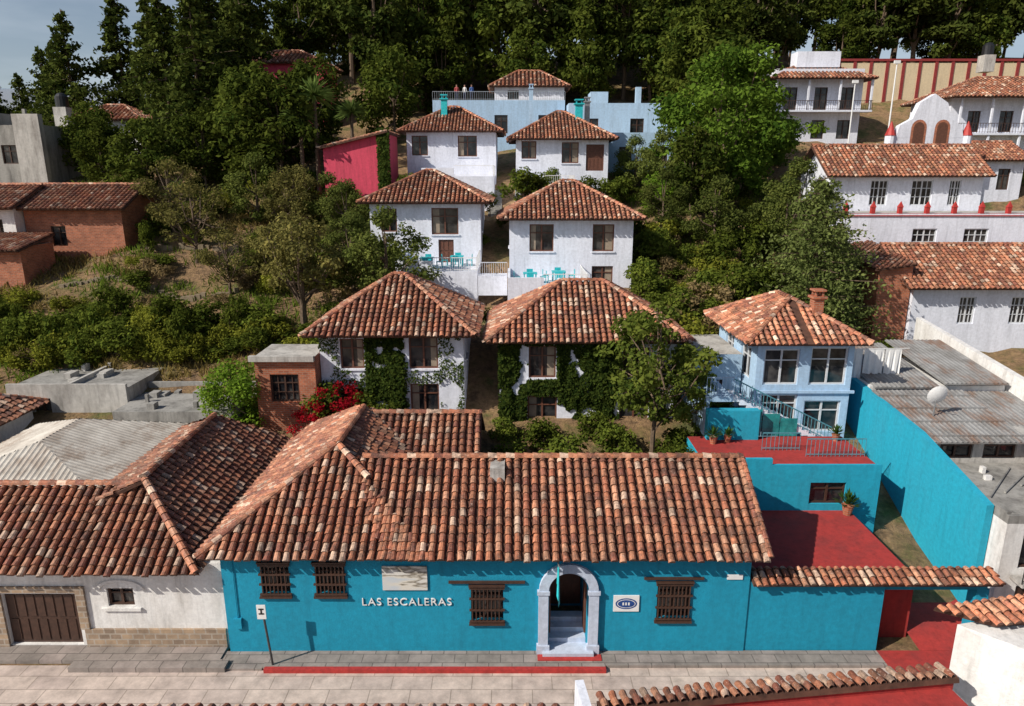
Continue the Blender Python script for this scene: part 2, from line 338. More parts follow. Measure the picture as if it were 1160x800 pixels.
for s in (-1,1):
    pts=[(cx+s*r,YF+.003,3.6)]+[(cx+s*r*math.cos(t),YF+.003,zc+r*math.sin(t)) for t in np.linspace(0,math.pi/2,8)]
    if s>0: pts=pts[::-1]
    W.face(pts)
    for i,t in enumerate(np.linspace(0,math.pi/2,8)[:-1]):
        t2=t+math.pi/14; a=(cx+s*r*math.cos(t),zc+r*math.sin(t)); c_=(cx+s*r*math.cos(t2),zc+r*math.sin(t2))
        W.face([(a[0],YF+.003,a[1]),(c_[0],YF+.003,c_[1]),(c_[0],YF+.3,c_[1]),(a[0],YF+.3,a[1])])
F.box(-2.45,.5,YF-.09,YF-.003,3.2,3.29); F.box(5.1,7.4,YF-.09,YF-.003,3.36,3.45)
F.box(-9.95,-8.4,YF-.09,YF-.003,4.2,4.28); F.box(-7.85,-6.2,YF-.09,YF-.003,4.2,4.28)
W.obj('walls',[BLUE],e); F.obj('window_grilles_and_lintels',[WOOD],e); G.obj('window_glass',[GLASS],e)
M=MB()
for s in (-1,1):
    xa=cx+s*.98; M.box(xa-.19,xa+.19,YF-.16,YF-.003,.14,2.75); M.box(xa-.25,xa+.25,YF-.22,YF-.003,.135,.5,0); M.box(xa-.24,xa+.24,YF-.2,YF-.003,2.75,2.9)
N=16
for i in range(N):
    t0=math.pi*i/N;t1=math.pi*(i+1)/N
    q=[(cx+R*math.cos(t),zc+.05+R*math.sin(t)) for R,t in ((.78,t0),(1.15,t0),(1.15,t1),(.78,t1))]
    f=[(a,YF-.15,b) for a,b in q]; k=[(a,YF-.003,b) for a,b in q]
    M.face(f[::-1]); M.face([f[1],f[2],k[2],k[1]]); M.face([f[3],f[0],k[0],k[3]])
M.box(1.2,3.2,YF-.4,YF+.3,.165,.3); M.box(1.46,2.94,YF+.3,YF+.7,.1,.5); M.box(1.46,2.94,YF+.7,YF+1.1,.1,.7);M.box(1.46,2.94,YF+1.1,YF+1.5,.1,.9)
M.obj('door_arch_and_steps',[SGREY],e)
M=MB(); M.box(1.3,1.45,YF+.305,YF+2.5,0,3.7);M.box(2.95,3.1,YF+.305,YF+2.5,0,3.7);M.box(1.3,3.1,YF+2.5,YF+2.6,0,3.7);M.box(1.3,3.1,YF+.305,YF+2.6,3.71,3.8)
M.obj('entry_passage',[BLUE],e)
M=MB(); M.box(1.5,2.9,YF+2.3,YF+2.45,.7,2.9)
for k in range(4): M.box(1.55+k*.34,1.82+k*.34,YF+2.26,YF+2.3,.9,2.7)
M.box(1.46,1.53,YF+.35,YF+1.0,.7,3.0); M.box(2.87,2.94,YF+.35,YF+1.0,.7,3.0); M.obj('entry_door',[WOOD2],e)
R=MB()
ax=-7.45
tiles(R,[(-11.85,23.25,4.5),(-3.0,23.25,4.5),(ax,27.7,7.3)]); tiles(R,[(-11.85,37,4.5),(-11.85,23.25,4.5),(ax,27.7,7.3),(ax,33,7.1)],tone=1.1); tiles(R,[(-3.0,23.25,4.5),(-3.0,37,4.5),(ax,33,7.1),(ax,27.7,7.3)],tone=.8); tiles(R,[(-3.0,37,4.5),(-11.85,37,4.5),(ax,33,7.1)])  # sunlight painted into tile tone: west slope lighter, east slope darker
ridge(R,(-11.85,23.25,4.5),(ax,27.7,7.3)); ridge(R,(ax,27.7,7.3),(ax,33,7.12)); ridge(R,(-5.9,26.2,6.4),(ax,27.7,7.3));ridge(R,(-11.85,37,4.5),(ax,33,7.1))
tiles(R,[(-4.8,23.2,4.5),(9.75,23.2,4.5),(9.75,27.2,6.88),(-6.8,27.2,6.88)]); tiles(R,[(9.75,31,4.5),(-4,31,4.5),(-6.8,27.2,6.88),(9.75,27.2,6.88)])
ridge(R,(-6.3,27.2,6.9),(9.75,27.2,6.9)); ridge(R,(9.7,23.2,4.52),(9.7,27.2,6.9),.13)
gablex(R,-7.3,-1.5,29.3,36.6,4.7,6.85,tone=.85)
R.obj('roof',[TILE,CH],e)
M=MB(); M.obox((-.9,26.2),(1,0),(0,1),-.0,.6,0,.9,6.1,6.85,0); M.obj('roof_hatch',[LCONC],e)
M=MB(); M.box(-5.0,-3.27,YF-.06,YF-.003,2.9,3.93,0); e2=M.obj('reflection_sign_panel',[METAL])
m,nt,b=nodes('painted_reflection'); n=add_noise(nt,1.2,4,.5,stretch=(.6,1,2.5)); rr=ramp(nt,n.outputs[0],[(.35,(.55,.6,.65)),(.5,(.7,.66,.58)),(.55,(.2,.17,.13)),(.62,(.7,.68,.64))]); nt.links.new(rr.outputs[0],b.inputs['Base Color']); b.inputs['Roughness'].default_value=.4  # noise bands paint a mirrored landscape into the panel colour
e2.data.materials[0]=m
M=MB(); M.box(3.95,4.95,YF-.05,YF-.003,1.95,2.65,0)
for rx,rz,yy,mm in ((.42,.24,.056,1),(.36,.19,.059,0),(.33,.165,.062,1)):
    M.face([(4.45+rx*math.cos(t),YF-yy,2.3+rz*math.sin(t)) for t in np.linspace(0,2*math.pi,24,endpoint=False)],mm)
for k in range(3): M.box(4.3+k*.11,4.36+k*.11,YF-.07,YF-.063,2.24,2.36,0)
M.obj('oval_emblem_sign',[WPAINT,BLUEP])
M=MB(); M.box(8.3,8.9,YF-.04,YF-.003,3.35,3.55); M.obj('street_name_plaque',[WPAINT])
cu=bpy.data.curves.new('hotel_name_lettering','FONT'); cu.body='LAS ESCALERAS'; cu.size=.45; cu.extrude=.02; cu.align_x='CENTER'; cu.space_character=1.15
to=bpy.data.objects.new('hotel_name_lettering',cu); to.location=(-4.1,YF-.03,2.22); to.rotation_euler=(math.pi/2,0,0); scene.collection.objects.link(to); cu.materials.append(WPAINT)
e3=empty('hanging_banner',(1.75,YF-.5,3)); M=MB(); M.tube([(1.75,YF-.02,4.2),(1.75,YF-.75,4.35)],.03); M.obj('pole',[METAL],e3)
M=MB()
for i in range(6):
    y=YF-.75+i*.08; o=.06*math.sin(i*1.7); o2=.06*math.sin((i+1)*1.7); M.face([(1.75+o,y,2.6+.12*i),(1.75+o2,y+.08,2.72+.12*i),(1.75+o2*.3,y+.08,4.3),(1.75+o*.3,y,4.3)],0)
M.obj('cloth',[TEAL],e3)
e4=empty('traffic_sign',(-9.3,22.75,0)); M=MB(); M.tube([(-9.25,22.9,.1),(-9.45,22.9,2.7)],.045); M.obj('post',[simple('dark_post',(.06,.06,.06),.5)],e4)
M=MB(); M.box(-9.63,-9.29,22.82,22.85,2.2,2.8,0); M.obj('sign_plate',[WPAINT],e4); M=MB(); M.box(-9.56,-9.36,22.812,22.818,2.4,2.46,0); M.box(-9.56,-9.36,22.812,22.818,2.6,2.66,0); M.box(-9.49,-9.43,22.812,22.818,2.46,2.6); M.obj('sign_marking',[BLACK],e4)
M=MB(); M.box(-10.9,-10.6,YF-.12,YF-.003,1.2,1.65); M.tube([(-10.75,YF-.04,1.65),(-10.75,YF-.04,4.4)],.02,6); M.obj('electricity_meter',[BLUE])
# ---------------------------------------------------------------- low blue street wall + terrace
e=empty('blue_courtyard_wall',(12,24,0)); M=MB(); M.box(9.22,14.5,23.75,24.1,0,3.2); M.box(14.5,18.6,23.9,24.3,2.75,3.2); M.box(18.2,18.7,23.9,24.4,0,2.75); M.obj('wall',[BLUE],e)
R=MB(); tiles(R,[(9.3,23.5,3.25),(18.9,23.5,3.25),(18.9,24.3,3.48),(9.3,24.3,3.48)],.3,tone=1.2); R.obj('tile_coping',[TILE,CH],e)
M=MB(); M.box(9.25,16.2,24.65,30.3,0,2.85); M.obj('red_terrace',[REDF])
M=MB(); M.face([(14.5,20.8,.14),(19.4,20.8,.14),(19.4,23.7,.145),(14.5,23.7,.145)]); M.face([(16.22,23.7,.15),(19.38,23.7,.15),(19.38,36,1.8),(16.22,36,1.8)]); M.obj('red_driveway',[REDF])
TR=simple('teal_rail',(.08,.26,.32),.5)
def ex(W,F,G):
    W.box(9.3,12.3,30.3,30.5,5.0,5.5); W.box(10.2,12.9,34.0,34.49,5.0,6.6,0); W.box(12.3,17.5,30.3,30.45,5.0,5.2)
house('blue_retaining_building',9.3,17.5,30.3,34.5,0,5.0,CYAN,{'f':[(14.2,15.9,3.2,4.3,'w')]},top=REDF,extra=ex)
M=MB(); railing(M,(14.5,31.8),(17.4,31.8),5.0,.9,.2,0,.018); railing(M,(12.6,32.6),(14.5,32.6),5,.9,.2,0,.018); M.obj('terrace_railing',[TR])
def pot(x,y,z,s=1):
    e=empty('potted_plant',(x,y,z)); M=MB(); M.tube([(x,y,z),(x,y,z+.4*s),(x,y,z+.45*s)],[.16*s,.24*s,.27*s],10); M.obj('pot',[BRICK],e); L=MB()
    for i in range(90):
        a=random.uniform(0,6.28); el=random.uniform(.1,1.5); d=V((math.cos(a)*math.cos(el),math.sin(a)*math.cos(el),math.sin(el))); q=d.cross(V((0,0,1))).normalized()*.05*s
        o=V((x,y,z+.45*s))+d*random.uniform(0,.35)*s; l=random.uniform(.2,.45)*s; L.face([o,o+d*l*.5+q,o+d*l,o+d*l*.5-q],0,(.07,.14,.03))
    L.obj('leaves',[LEAF],e)
for a in ((15.9,29.9,2.85,1.1),(10.4,33.5,5,.9),(11.2,33.7,5,.8),(16.9,33.9,5,.8)): pot(*a)
a=[(19.4,25.8,-.5),(19.4,38.8,-.5),(19.4,38.8,7.3),(19.4,31,6.6),(19.4,25.8,5.4)]; M=MB(); M.face(a[::-1]); b=[(19.7,p[1],p[2]) for p in a]; M.face(b)
for i in range(5): M.face([a[i],a[(i+1)%5],b[(i+1)%5],b[i]])
M.obj('tall_cyan_wall',[CYAN])
# ---------------------------------------------------------------- cottages
def terrace(name,x0,x1,y0,y1,z,wm=WHITE):
    e=empty(name,((x0+x1)/2,y0,z)); M=MB(); M.box(x0,x1,y0,y1,z-4,z); M.box(x0,x0+.18,y0+.003,y1,z,z+.75);M.box(x0+.18,x0+(x1-x0)*.45,y0+.003,y0+.18,z,z+.75); M.obj('retaining_wall_and_parapet',[wm],e)
    R=MB(); railing(R,(x0+(x1-x0)*.45,y0+.08),(x1,y0+.08),z,.95,.16,0,.018); railing(R,(x1-.06,y0),(x1-.06,y1),z,.95,.2,0,.018); R.obj('railing',[WPAINT],e)
def cott(name,x0,x1,y0,y1,z0,ze,zr,wins,ov=.75,wm=WHITE,tone=1.0,fm=WOOD2):
    return house(name,x0,x1,y0,y1,z0-3,ze-.05,wm,wins,lambda R:hip(R,x0-ov,x1+ov,y0-ov,y1+ov,ze-.02,zr,.34,tone=tone),fm=fm)
cott('white_cottage',-10.9,-2.75,38,45.5,4,9.85,12.6,{'f':[(-9.75,-8.4,7.75,9.5,'s'),(-5.85,-4.2,7.75,9.6,'s'),(-5.85,-4.2,5,6.85,'s'),(-9.75,-8.4,4.8,6.6,'s')],'r':[(40,41.5,7.8,9.4,'s')]})
cott('white_cottage',-.7,9.3,38,45.5,4,9.5,12.2,{'f':[(.95,2.5,7.2,9.1,'s'),(.9,2.6,4.4,6.1,'s'),(6.3,7.8,7.2,9.0,'s'),(6.2,7.9,4.2,6,'s')],'r':[(40,41.5,7.3,9.1,'s')]},tone=1.05)
cott('white_cottage',-11.1,-2.45,55,63,11.7,16.4,18.75,{'f':[(-6.3,-4.2,13.9,15.95,'s'),(-10.2,-9.0,14.1,15.9,'s'),(-5.8,-4.6,11.7,13.5,'d')],'r':[(57,58.4,14,15.8,'s')]})
cott('white_cottage',-.2,9.0,52,60.3,10.8,15.35,17.95,{'f':[(1.3,3.1,12.9,14.9,'s'),(6.0,7.6,12.9,14.9,'s'),(6.0,7.6,10.3,11.8,'s')],'l':[(54,55.5,13,14.8,'s')]})
cott('white_cottage',-10.5,-1.6,72,80,18.3,22.6,25.2,{'f':[(-10,-8.4,20.3,22.2,'s'),(-5.4,-3.5,20.2,22.2,'s')],'r':[(74,75.4,20.2,22,'s')]})
cott('white_cottage',.4,9.1,68,76,17.4,21.7,24.4,{'f':[(.9,2.3,19.9,21.5,'s'),(4.7,6.3,19.5,21.4,'s'),(7.0,8.7,18.8,21.2,'d')]})
terrace('upper_terrace',-8.4,-2.5,49.8,54.98,11.7); terrace('upper_terrace',-.3,5.2,47,51.98,10.9); terrace('upper_terrace',-8.4,-1.7,66.3,71.98,18.3); terrace('upper_terrace',.3,5.5,62.5,67.98,17.4)
M=MB(); M.box(-2.45,-.35,49.5,51,11.2,11.4); M.box(-2.45,-.35,49.5,49.65,10.0,11.2); railing(M,(-2.45,49.55),(-.35,49.55),11.4,.95,.16,0,.018); M.obj('footbridge',[WHITE])
M=MB(); y=36;z=3.6
while y<70:
    M.box(-2.2,-.95,y,y+.42,z-1.0,z); y+=.42; z+=.17 if y>38 else .12
M.obj('hillside_staircase',[CONC])
def chimney(x,y,z,h,w=.5,mat=TEAL):
    e=empty('chimney',(x,y,z)); M=MB(); M.box(x-w/2,x+w/2,y-w/2,y+w/2,z-1.5,z+h); M.obj('stack',[mat],e); M=MB(); M.box(x-w*.7,x+w*.7,y-w*.7,y+w*.7,z+h,z+h+.12)
    for a,b in ((-1,-1),(1,-1),(-1,1),(1,1)): M.box(x+a*w*.35-.05,x+a*w*.35+.05,y+b*w*.35-.05,y+b*w*.35+.05,z+h+.12,z+h+.4)
    M.box(x-w*.6,x+w*.6,y-w*.6,y+w*.6,z+h+.4,z+h+.5); M.obj('cap',[mat],e)
chimney(-6.9,74.5,24.5,1.3,.6); chimney(6.5,71,23,2,.7); chimney(7.4,72,23,2.3,.5,METAL); chimney(2.0,77,24.5,2.6,.4,PALE)
def table(x,y,z):
    e=empty('terrace_table_set',(x,y,z)); M=MB(); M.box(x-.5,x+.5,y-.5,y+.5,z+.7,z+.75)
    for a in (-1,1):
        for b in (-1,1): M.box(x+a*.42-.03,x+a*.42+.03,y+b*.42-.03,y+b*.42+.03,z,z+.7)
    M.obj('table',[TEAL],e)
    for k,(a,b) in enumerate(((-.95,0),(.95,0),(0,-.9),(0,.9))):
        C=MB(); cx_,cy_=x+a,y+b; C.box(cx_-.23,cx_+.23,cy_-.23,cy_+.23,z+.42,z+.46)
        for p in (-1,1):
            for q in (-1,1): C.box(cx_+p*.19-.025,cx_+p*.19+.025,cy_+q*.19-.025,cy_+q*.19+.025,z,z+.42)
        if a: sx=1 if a>0 else -1; xa,xb=sorted((cx_+sx*.19,cx_+sx*.23)); C.box(xa,xb,cy_-.23,cy_+.23,z+.55,z+.88)
        else: sy=1 if b>0 else -1; ya,yb=sorted((cy_+sy*.19,cy_+sy*.23)); C.box(cx_-.23,cx_+.23,ya,yb,z+.46,z+.88)
        C.obj('chair_%d'%(k+1),[TEAL],e)
table(-6.4,52,11.7); table(-4.2,53,11.7); table(1.3,49.5,10.9); table(3.4,50.3,10.9)
house('upper_terrace_building',-9,6,83,91,18,26.6,PALE,{'f':[(-7,-5.5,23,25),(-2,-.5,23,25),(3,4.4,23,25)]},top=LCONC)
house('upper_pale_building',6.2,20,80,92,18,26,PALE,{'f':[(8,9.5,22.3,24.4),(13,14.5,22.3,24.4)]},top=LCONC,extra=lambda W,F,G:(W.box(9,11,84,87,26,27.6),W.box(14,14.6,83,83.6,26,28)))
house('upper_pale_building',9.5,18,74,79.8,15,22.6,PALE,{'f':[(11,12.3,19.3,21.2),(14.5,16,19.3,21.2)]},top=LCONC)
house('upper_tile_cottage',-2,6,84.5,90,24,28.2,WHITE,{'f':[(-.5,.8,26.8,27.8)]},roof=lambda R:hip(R,-2.6,6.6,84,90.6,28.2,30.2,.45))
M=MB(); railing(M,(-9,83.1),(6,83.1),26.6,.9,.25); M.obj('roof_railing',[simple('thin_rail',(.3,.34,.38),.5)])
e=house('crimson_house',-17.3,-11.6,66,73,13,20.9,PINK,{})
R=MB(); tiles(R,[(-17.7,65.6,20.8),(-17.7,73.4,20.8),(-11.3,73.4,22.3),(-11.3,65.6,22.3)]); R.obj('sloped_roof',[TILE,CH],e)
M=MB(); M.face([(-17.3,66,20.9),(-11.6,66,20.9),(-11.6,66,22.1)]); M.face([(-11.6,66,20.9),(-11.6,73,20.9),(-11.6,73,22.1),(-11.6,66,22.1)]); M.obj('gable',[PINK],e)
house('red_forest_house',-33,-23,90,97,20,31.5,PINK,{'f':[(-31,-29,27,29),(-27,-25,27,29)]},roof=lambda R:hip(R,-33.6,-22.4,89.4,97.6,31.5,33.4,.5))
# ---------------------------------------------------------------- right cottage
WF=simple('white_window_frame',(.6,.62,.65),.5,0,.1)
TGL,_nt,_b=nodes('teal_glass'); _n=add_noise(_nt,1.5,4); _r=ramp(_nt,_n.outputs[0],[(.4,(.01,.16,.17)),(.65,(.03,.34,.33))]); _nt.links.new(_r.outputs[0],_b.inputs['Base Color']); _b.inputs['Roughness'].default_value=.12
def ex(W,F,G):
    W.obox((13.3,35.97),(1,0),(0,1),0,5.3,-.1,0,6.95,7.1,0)
house('blue_white_cottage',13.2,18.4,36,43,3,9.85,PALE,{'f':[(13.6,15.5,7.4,9.4,'w'),(16.1,18.1,7.4,9.5,'w'),(13.6,15.6,5.2,6.85,'w'),(16.0,18.0,4.7,6.5,'w')],'l':[(37,38.6,7.4,9.2,'w'),(40,41.5,7.4,9.2,'w')]},roof=lambda R:hip(R,12.4,18.95,35.3,43.7,9.85,11.7,.34,tone=1.35),fm=WF,extra=ex)
chimney(16.8,37.6,10.7,1.2,.55,BRICK)
house('blue_annex',10.2,13.1,38,43,3,8.6,PALE,{'f':[(11,12.1,5.0,7.1,'d')],'l':[(39,40.3,6,7.8,'w')]},top=LCONC)
e=empty('exterior_staircase',(13,35,5)); M=MB()
for i in range(14): M.box(11.6+i*.38,11.98+i*.38,34.6,35.7,7.2-i*.19-.3,7.2-i*.19)
M.obj('steps',[WHITE],e); M=MB()
for i in range(28): M.box(11.69+i*.19,11.715+i*.19,34.6,34.625,7.2-i*.095,8.1-i*.095)
M.tube([(11.6,34.62,8.15),(17,34.62,5.45)],.035); M.tube([(11.6,34.62,7.4),(17,34.62,4.7)],.025); M.obj('handrail',[TR],e)
M=MB(); M.box(10.2,11.6,34.6,37.9,6.9,7.2); M.box(10.2,10.4,34.6,37.9,5,6.9); railing(M,(10.2,34.62),(11.6,34.62),7.2,1,.2,0,.02); M.obj('stair_landing',[PALE])
M=MB()
for k in range(3): M.box(12.3+k*.95,13.2+k*.95,34.52,34.56,5.02,6.5-k*.25)
M.obj('teal_glass_screen',[TGL])
M=MB(); M.box(11.0,11.9,35.9,36.0,5.0,7.0); M.box(10.4,10.95,35.9,36,5,7);M.obj('brown_door',[WOOD2])
M=MB()
for k,(x,w) in enumerate(((18.9,1.0),(20.0,1.1),(21.2,.9))):
    for i in range(8):
        a=x+w*i/8;b_=x+w*(i+1)/8; M.face([(a,38+.1*math.sin(i*2),7.2+.1*k),(b_,38+.1*math.sin((i+1)*2),7.2+.1*k),(b_,38,8.9),(a,38,8.9)])
M.tube([(18.4,38,8.9),(22.5,38,8.95)],.02,5); M.obj('laundry_line',[WPAINT])
# ---------------------------------------------------------------- right side buildings
def clutter(M,x0,x1,y0,y1,z,n):
    for i in range(n):
        x=random.uniform(x0,x1);y=random.uniform(y0,y1);w=random.uniform(.1,.5);h=random.uniform(.1,.5)
        M.box(x,x+w,y,y+w*random.uniform(.6,2),z,z+h,0)
def ex(W,F,G):
    W.box(19.75,32,25.0,25.15,5.0,5.35,1); W.box(19.75,19.95,25.15,31,5.0,5.45,1); clutter(W,20.5,30,26,30.5,5.0,22)
    for k in range(4): W.tube([(20.3+k*1.2,27+k*.7,5.06),(23.5+k,30.3,5.06)],.05,6,1)
house('grey_flat_roof_house',19.75,32,25,31,0,5.0,WARMW,{'f':[(20.6,21.9,.1,2.2,'d'),(20.5,22.0,3.0,4.6,'w'),(24,25.4,3.0,4.6,'w')]},top=CONC,extra=ex)
M=MB(); M.box(20.2,26,24.2,24.95,2.6,2.75); railing(M,(20.2,24.25),(26,24.25),2.75,.95,.14,1); M.obj('iron_balcony',[LCONC,IRON])
def purl(R):
    sheetroof(R,[(19.6,30.5,6.25),(24.5,30.5,6.25),(24.5,36,7.1),(19.6,36,7.1)]); sheetroof(R,[(24.6,30.7,6.0),(31,30.7,6.0),(31,36.4,6.9),(24.6,36.4,6.9)])
    for i in range(4): R.obox((19.6,31+i*1.4),(1,0),(0,1),0,4.9,0,.08,6.28+i*.22,6.42+i*.22,0)
house('metal_roof_house',19.75,30,31.1,36,0,6.3,LCONC,{'f':[(20.6,22.2,5.2,6.1),(22.7,24.3,5.2,6.1),(25,26.6,5.2,6.1),(27.2,29,5.2,6.1)]},roof=purl,rmats=[SHEET2])
house('corrugated_roof_house',19.75,27.2,36.5,42.5,0,7.2,WARMW,{},roof=lambda R:(sheetroof(R,[(19.9,36.2,7.2),(23.5,36.2,7.2),(23.5,42.8,8.1),(19.9,42.8,8.1)]),sheetroof(R,[(23.7,36.2,7.4),(27.2,36.2,7.4),(27.2,42.8,8.3),(23.7,42.8,8.3)])),rmats=[SHEET2])
M=MB(); M.box(24.5,31,30.2,30.5,5.2,5.9); M.obj('red_parapet',[RED])
e=empty('satellite_dish',(21,33.5,7)); M=MB()
def dp(i,k): rr=.5*i/4; t=2*math.pi*k/16; return (21.3+rr*math.cos(t),33+rr*rr*.5-.1-.25*rr*math.sin(t),7.8+rr*math.sin(t))
for i in range(4):
    for k in range(16): M.face([dp(i,k),dp(i+1,k),dp(i+1,k+1),dp(i,k+1)])
M.obj('dish',[WPAINT],e); M=MB(); M.tube([(21.3,33.1,6.6),(21.3,33.05,7.8)],.04); M.tube([(21.3,33,7.4),(21.3,32.4,7.8)],.02); M.obj('mount',[METAL],e)
M=MB(); a=[(27.4,46,5),(27.4,34,3),(27.4,34,7.6),(27.4,46,9.1)]; b=[(27.75,p[1],p[2]) for p in a]; M.face(a);M.face(b[::-1])
for i in range(4): M.face([a[i],a[(i+1)%4],b[(i+1)%4],b[i]])
M.obj('white_boundary_wall',[WARMW])
house('white_tile_house',29.3,44,50,58,3,10.6,WHITE,{'f':[(32.8,34,7.8,9.8,'m'),(36.6,37.9,7.8,9.8,'m')]},roof=lambda R:gablex(R,28.5,44.5,49.2,58.8,10.55,13.2,tone=1.05),gab=13,fm=WF)
house('brick_gable_house',26.8,29.2,50.3,58.5,3,12,BRICK,{},roof=lambda R:tiles(R,[(26.4,50,11.8),(29.3,50,12.2),(29.3,58.6,13.4),(26.4,58.6,13.0)]))
def ex(W,F,G):
    for k in range(7):
        x=27+k*2.2; W.box(x-.15,x+.15,56.98,57.3,15.4,15.9,1); W.face([(x-.2,56.95,15.9),(x+.2,56.95,15.9),(x,57.1,16.4)],1);W.face([(x+.2,56.95,15.9),(x+.2,57.3,15.9),(x,57.1,16.4)],1);W.face([(x-.2,57.3,15.9),(x-.2,56.95,15.9),(x,57.1,16.4)],1)
    W.box(26.2,44,56.9,56.99,15.2,15.28,1)
house('white_terrace_house',26.3,44,57,60.4,6,15.4,WHITE,{'f':[(32.6,34.6,12.6,14.2,'m'),(36.8,38.8,12.6,14.2,'m')]},top=RED,extra=ex,fm=WF)
M=MB(); M.box(26.4,43.9,57.4,60.38,15.41,15.45); M.obj('terrace_floor',[LCONC])
house('white_long_house',27.1,40,60.5,67,12,18.4,WHITE,{'f':[(30.5,32,15.9,18,'m'),(34,35.8,15.9,18,'m'),(37.2,38.2,15.9,18,'m')]},roof=lambda R:gablex(R,26.4,40.5,59.7,67.6,18.35,20.9,tone=1.0),gab=20.7,fm=WF)
e=empty('arched_bell_gable',(39,68,18)); W=MB();F=MB();ox=1.2
outline=[(34.8,21.8),(35.1,22.9),(36.2,23.5),(36.7,24.9),(38,25.7),(39.3,24.9),(39.8,23.5),(40.9,22.9),(41.2,21.8)]; outline=[(a+ox,b) for a,b in outline]
W.face([(x,68,z) for x,z in outline[::-1]]); W.face([(x,68.7,z) for x,z in outline])
for i in range(len(outline)-1): (a,b_),(c_,d_)=outline[i],outline[i+1]; W.face([(a,68,b_),(c_,68,d_),(c_,68.7,d_),(a,68.7,b_)])
W.box(34.2+ox,41.8+ox,68.01,68.7,16,21.79)
for hx in (36.9+ox,39.1+ox):
    for hr,yy,mm in ((.5,67.97,0),(.72,67.985,1)):
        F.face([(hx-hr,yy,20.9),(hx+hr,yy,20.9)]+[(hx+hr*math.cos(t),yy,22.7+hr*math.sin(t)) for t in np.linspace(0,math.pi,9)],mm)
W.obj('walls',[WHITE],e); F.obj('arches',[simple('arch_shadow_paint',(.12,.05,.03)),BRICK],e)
M=MB()
for x in (34.4+ox,41.6+ox): M.tube([(x,68.2,20.5),(x,68.2,22)],.45,10,0); M.tube([(x,68.2,22),(x,68.2,23.3)],[.5,.03],10,1)
M.obj('turrets',[WHITE,RED],e)
def ex(W,F,G):
    W.box(29.9,41.2,83.6,84.98,25.4,25.6); railing(F,(29.9,83.65),(41.2,83.65),25.6,1,.25); W.box(33,38,86,88,30.5,32.2)
    for x in (30.1,33.8,37.4,41): W.box(x-.1,x+.1,83.7,83.9,25.6,29)
house('white_balcony_house',30.4,40.5,85,92,20,30.2,WHITE,{'f':[(31.5,33,22.5,24.6),(35,36.5,22.5,24.6),(38,39.5,22.5,24.6),(31.5,33,25.7,28.2),(35,36.5,25.7,28.2),(38,39.5,25.7,28.2)]},roof=lambda R:hip(R,29.6,41.3,83.4,92.8,29,31.2,.45),fm=WOOD,extra=ex)
def ex(W,F,G):
    W.box(48,66,78.6,79.98,22.6,22.8); railing(F,(48,78.7),(66,78.7),22.8,1,.3)
    for k in range(6): W.box(48.3+k*3.4,48.5+k*3.4,78.7,78.9,16,26.4)
house('white_hillside_house',48,68,80,88,16,26.6,WHITE,{'f':[(50,51.4,23,25.2),(53.5,55,23,25.2),(57,58.5,23,25.2),(61,62.5,23,25.2),(50,51.4,19.4,21.4),(54,55.5,19.4,21.4),(58,59.5,19.4,21.4)]},roof=lambda R:hip(R,47.2,68.8,78.2,88.8,26.5,29,.45),extra=ex)
house('white_gate_house',43.5,50,70,76,14,19.8,WHITE,{'f':[(44.5,45.7,17,19),(47.6,48.8,17,19)]},roof=lambda R:gablex(R,43,50.5,69.4,76.6,19.8,21.6))
M=MB(); x=42
while x<95:
    M.box(x,x+1.8,100,100.6,24,33,0); M.box(x+1.8,x+2.2,99.9,100.6,24,33.2,1); x+=2.2
M.box(42,95,99.85,100.65,33.2,33.5,1); M.obj('striped_boundary_wall',[CREAM,simple('dark_red_paint',(.25,.03,.03),.7)])
M=MB(); M.tube([(66,95,26),(66,95,50)],[.14,.07],8); M.obj('flag_mast',[WPAINT])
for x,y,h in ((38.9,75,29.5),(36.3,78,28)):
    M=MB(); M.tube([(x,y,18),(x,y,h)],[.1,.06],8); M.box(x-.3,x+.3,y-.1,y+.1,h-.2,h+.1); M.obj('lamp_post',[WPAINT])
# ---------------------------------------------------------------- left side buildings
e=house('old_white_street_house',-34,-11.35,24,27,0,3.85,WARMW,{'f':[(-20.1,-17.2,.2,2.5,'d'),(-15.95,-14.9,1.95,2.75,'w')]},fm=WOOD,
 extra=lambda W,F,G:(W.box(-17.0,-11.4,23.9,23.997,.165,.95,2),W.box(-20.6,-20.12,23.9,23.997,.165,2.6,2),W.box(-17.15,-16.8,23.9,23.997,.95,2.6,2),W.box(-20.6,-16.8,23.9,23.997,2.6,2.85,2),W.box(-34,-20.62,23.9,23.997,.165,1.0,2)))
for ch in e.children:
    if ch.name.startswith('walls'): ch.data.materials.append(STONE)
M=MB()
for i in range(10):
    t0=math.pi*i/10;t1=math.pi*(i+1)/10; q=[(-15.4+R*math.cos(t)*1.3,2.7+R*.6*math.sin(t)) for R,t in ((.6,t0),(.75,t0),(.75,t1),(.6,t1))]
    M.face([(a,23.93,b) for a,b in q][::-1])
M.box(-16.2,-14.65,23.9,23.997,1.78,1.9); M.obj('window_moulding',[WARMW],e)
R=MB(); tiles(R,[(-34,23.35,3.8),(-11.9,23.35,3.8),(-14.9,26.6,5.9),(-34,26.6,5.9)],tone=.85)
tiles(R,[(-12.0,23.35,3.8),(-12.0,36,4.2),(-15.2,33.5,6.5),(-15.2,26.3,6.3)],tone=.75); tiles(R,[(-18.6,36,4.8),(-18.6,25.5,4.8),(-15.2,26.3,6.3),(-15.2,33.5,6.5)],tone=.8);tiles(R,[(-12.0,36,4.2),(-18.6,36,4.8),(-15.2,33.5,6.5)],tone=.8)
